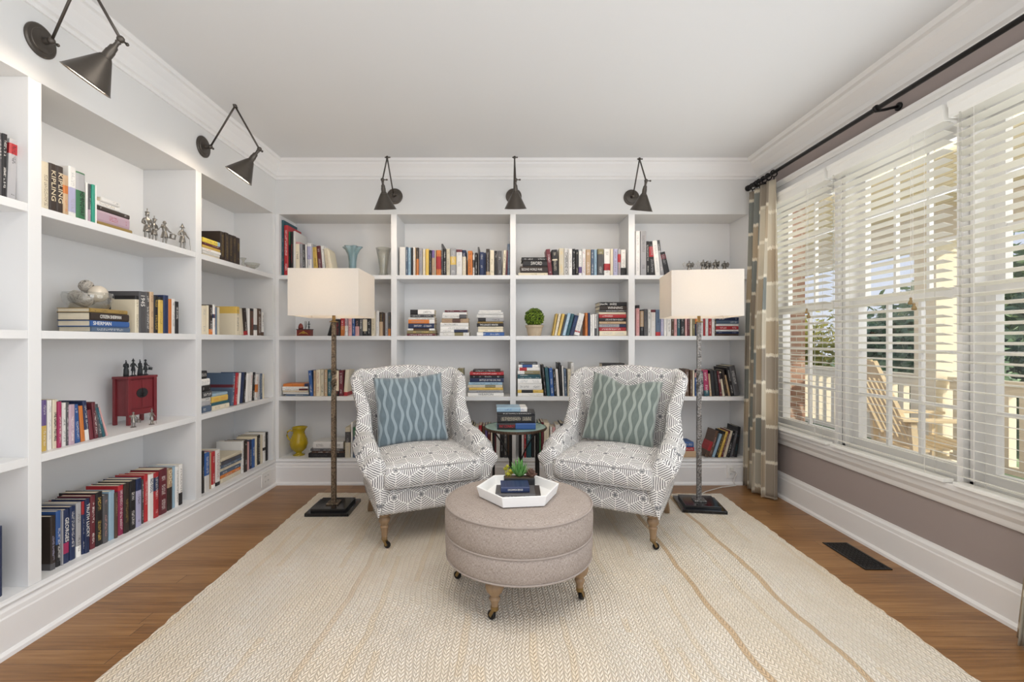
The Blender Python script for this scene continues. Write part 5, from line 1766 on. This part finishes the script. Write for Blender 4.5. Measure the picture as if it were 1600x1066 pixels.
obj('apron', box(B(), -hw+.009, hw-.009, -hd-.001, -hd+.005, .052, .082), 'red_lacquer', cbx, bevel=.0015)
Rc = Matrix.Rotation(PI/2-.12, 4, 'Z')
for k, (u, l) in enumerate(((-.062, 'dark clay warrior figurine standing alone at the near end of the red cabinet top'), (-.018, 'dark clay figurine with pointed hat second along the red cabinet top'), (.025, 'dark clay figurine third along the red cabinet top'), (.060, 'dark clay figurine at the far end of the red cabinet top'))):
    p = Rc@Vector((u, -.005, 0)); figurine(('robe', 'cane', 'robe', 'drum')[k], (-2.085+p.x, 2.64+p.y, SH[2]+.2690), .084, PI/2-.3+.2*k, 'dark_clay', l, group='dark clay figures on the red cabinet')
figurine('drum', (-1.985, 2.50, SH[2]+.0004), .078, 1.2, 'pewter', 'small pewter figurine on the shelf in front of the red cabinet leg', group='small pewter figures by the cabinet')
figurine('cane', (-1.950, 2.585, SH[2]+.0004), .078, 1.7, 'pewter', 'small pewter figurine at the far side of the red cabinet', group='small pewter figures by the cabinet')
for k, px in enumerate((1077, 1099, 1106, 1118, 1132)):
    w_ = ('nearest the books', 'second from the books', 'third from the books', 'fourth from the books', 'nearest the curtain')[k]
    figurine('angel', ((px-784)/F*(YF+.09), YF+.09, T1+.0004), .135+.01*(k % 2), 0, 'pewter', 'small silver angel figurine above the box lamp shade, '+w_, group='silver angels on the top shelf')
# crystal pieces in the corner bay of the side bookcase
def crystal(name, px, X, prof, label, n=14, mt='crystal'):
    o = empty(name, lw(px, X, T1), label=label, cat='glassware'); obj('glass', lathe(B(), prof, n), mt, o); return o
crystal('crystal_candlestick', 380, -1.95, [(.028, 0), (.028, .006), (.010, .014), (.014, .03), (.008, .045), (.012, .058), (.022, .068), (.022, .074), (.012, .075)], 'small cut crystal candlestick beside the dark brown book set')
crystal('crystal_bowl', 394, -1.96, [(.030, 0), (.032, .006), (.018, .012), (.045, .03), (.058, .056), (.055, .056), (.042, .032), (.01, .016)], 'small cut crystal bowl at the corner end of the side top shelf')
# glass bowl with woven balls
bw = empty('glass_bowl', (-2.04, 2.29, SH[1]+.0), 0, label='clear glass bowl of pale woven balls on the flat books', cat='bowl')
bz = max((q['o'].matrix_world.translation.z+q['w']/2) for q in BOOKS if q['loc'].startswith('second shelf of side bookcase middle') and q['flat'])
bw.location.z = bz+.0005
prof = [(.045, 0), (.05, .004), (.075, .022), (.095, .055), (.100, .085), (.096, .100), (.093, .100), (.097, .085), (.092, .056), (.072, .026), (.04, .008), (.001, .007)]
obj('bowl', lathe(B(), prof, 40), 'clear_glass', bw, smooth=True)
def wball(c, r, mt, label, seed):
    rr = random.Random(seed); b = B()
    if mt == 'pearl': ball(b, (0, 0, 0), r, 18)
    else:
        for k in range(16):
            ax = Vector((rr.gauss(0, 1), rr.gauss(0, 1), rr.gauss(0, 1))).normalized(); s = ax.orthogonal().normalized(); t = ax.cross(s); off = ax*r*rr.uniform(-.5, .5); rad = math.sqrt(max(.1, 1-(off.length/r)**2))*r
            tube(b, [off+(s*math.cos(a)+t*math.sin(a))*rad*.97 for a in [2*PI*q/14 for q in range(15)]], .0022, 5)
        ball(b, (0, 0, 0), r*.82, 12)
    o = obj('decorative_ball', b, 'pearl_glass' if mt == 'pearl' else 'woven_pale', smooth=True, label=label, cat='ball', group='balls in the glass bowl'); o.location = Vector(bw.location)+Vector(c)
plain('pearl_glass', (226, 214, 196), .15, .1); plain('woven_pale', (190, 182, 172), .6, noise=.3)
wball((.030, .020, .098), .042, 'pearl', 'glossy cream ball on top in the glass bowl', 1)
wball((.010, -.035, .062), .034, 'w', 'pale woven ball low at the front of the glass bowl', 2)
wball((-.040, -.020, .078), .034, 'w', 'pale woven ball at the near side of the glass bowl', 3)
wball((-.035, .045, .080), .034, 'w', 'pale woven ball at the back of the glass bowl', 4)
wball((-.015, .005, .135), .030, 'w', 'pale woven ball topmost behind the glossy cream ball', 5)
# vases in rear bookcase corner bay
def vase(px, prof, mt, label, n, amp, k_):
    x = (px-784)/F*(YF+.13); o = empty('vase', (x, YF+.13, T1+.0004), label=label, cat='vase')
    obj('vase_body', lathe(B(), prof, n, rfun=lambda k, n_, z: 1+amp*max(0, (z-.17)/.09)*math.cos(2*PI*k/n_*k_)), mt, o, smooth=True)
vase(551, [(.034, 0), (.036, .01), (.032, .05), (.033, .13), (.04, .19), (.058, .235), (.078, .258), (.075, .262), (.054, .24), (.036, .19), (.029, .13), (.028, .05), (.02, .012), (.001, .012)], 'blue_glass', 'tall pale blue glass vase with ruffled rim behind the lamp shade', 48, .16, 6)
vase(599, [(.040, 0), (.042, .01), (.034, .05), (.038, .10), (.048, .17), (.062, .25), (.059, .25), (.044, .17), (.033, .10), (.028, .05), (.02, .014), (.001, .014)], 'crystal', 'clear cut crystal vase beside the shelf divider on the top shelf', 24, .06, 12)
# yellow pitcher
px_ = (463-784)/F*(YF+.12); yp = empty('glass_pitcher', (px_+.022, YF+.12, BZ+.0004), label='bright yellow glass pitcher on the bottom shelf near the corner', cat='pitcher')
obj('pitcher_body', lathe(B(), [(.046, 0), (.05, .004), (.03, .012), (.02, .024), (.035, .034), (.062, .06), (.074, .10), (.068, .14), (.052, .175), (.046, .20), (.056, .228), (.066, .242), (.063, .243), (.052, .228), (.042, .20), (.048, .175), (.062, .14), (.068, .10), (.056, .062), (.001, .04)], 32, rfun=lambda k, n, z: 1+.10*max(0, (z-.2)/.04)*math.cos(2*PI*k/n)), 'yellow_glass', yp, smooth=True)
obj('handle', tube(B(), [(-.048, 0, .205), (-.075, 0, .215), (-.098, 0, .20), (-.102, 0, .17), (-.088, 0, .14), (-.064, 0, .12)], .007, 10), 'yellow_glass', yp, smooth=True)
# painted metal toy on second shelf
tx = (476.5-784)/F*(YF+.08); ty = empty('mechanical_bank', (tx, YF+.08, SH[1]+.0004), label='small red and gold painted cast metal toy bank on the second shelf', cat='toy')
obj('box', box(B(), -.058, .058, -.03, .03, 0, .052), 'toy_red', ty, bevel=.002); obj('lid', box(B(), -.061, .061, -.033, .033, .052, .058), 'toy_dark', ty)
b = B(); extrude_poly(b, [(-.042, .012), (-.03, .026), (-.012, .034), (0, .044), (.012, .034), (.03, .026), (.042, .012), (.02, .022), (0, .018), (-.02, .022)], -.034, -.0305, lambda u, v, t: (u, t, v)); obj('eagle_emblem', b, 'toy_gold', ty)
obj('dome', lathe(B(), [(.020, .058), (.021, .075), (.016, .095), (.006, .106), (.001, .108)], 14, Matrix.Translation((-.036, 0, 0))), 'toy_red', ty, smooth=True)
b = B(); tube(b, [(.004, 0, .058), (.0, 0, .12), (.004, 0, .13), (.012, 0, .12), (.012, 0, .07)], .003, 6); obj('loop_handle', b, 'pewter', ty, smooth=True)
b = B(); tube(b, [(.034, 0, .058), (.034, 0, .125)], .004, 6); tube(b, [(.022, 0, .10), (.046, 0, .10)], .003, 6); ball(b, (.034, 0, .075), .008, 8); obj('figure', b, 'toy_dark', ty, smooth=True)
# small white dog
dg = empty('dog_figurine', ((541-784)/F*(YF+.012), YF+.014, SH[1]+.0004), label='tiny white sitting dog figurine in front of the mauve book', cat='figurine')
b = B(); lathe(b, [(.013, 0), (.014, .015), (.010, .03), (.008, .036)], 10); ball(b, (0, -.003, .044), .011, 10); ball(b, (0, -.012, .042), .006, 8); obj('body', b, 'plastic_white', dg, smooth=True)
b = B()
for s in (-1, 1): ball(b, (s*.008, -.001, .053), .004, 6); ball(b, (s*.007, -.010, .004), .005, 6)
obj('ears_and_paws', b, 'plastic_white', dg, smooth=True)
# boxwood ball in pot
pt = empty('potted_topiary', ((835-784)/F*(YF+.09), YF+.09, SH[1]+.0004), label='small round green boxwood ball in a pale clay pot on the second shelf', cat='plant')
obj('pot', lathe(B(), [(.054, 0), (.056, .004), (.069, .070), (.076, .072), (.078, .092), (.070, .092), (.066, .08), (.001, .08)], 28), 'terra_pot', pt, smooth=False)
rr = random.Random(9); b = B(); cz = .155; Rb = .082
for k in range(1500):
    d_ = Vector((rr.gauss(0, 1), rr.gauss(0, 1), rr.gauss(0, 1))).normalized(); p = Vector((0, 0, cz))+d_*Rb*rr.uniform(.86, 1.04)
    if p.z < .085: continue
    q = (d_+Vector((rr.gauss(0, .5), rr.gauss(0, .5), rr.gauss(0, .5)))).normalized(); t = q.orthogonal().normalized(); t.rotate(Matrix.Rotation(rr.random()*6, 3, q)); u = q.cross(t); s = .0085
    b.faces.new([b.verts.new(p+w_) for w_ in (t*s, u*s*.55, -t*s, -u*s*.55)])
obj('foliage', b, 'boxwood_leaf', pt)
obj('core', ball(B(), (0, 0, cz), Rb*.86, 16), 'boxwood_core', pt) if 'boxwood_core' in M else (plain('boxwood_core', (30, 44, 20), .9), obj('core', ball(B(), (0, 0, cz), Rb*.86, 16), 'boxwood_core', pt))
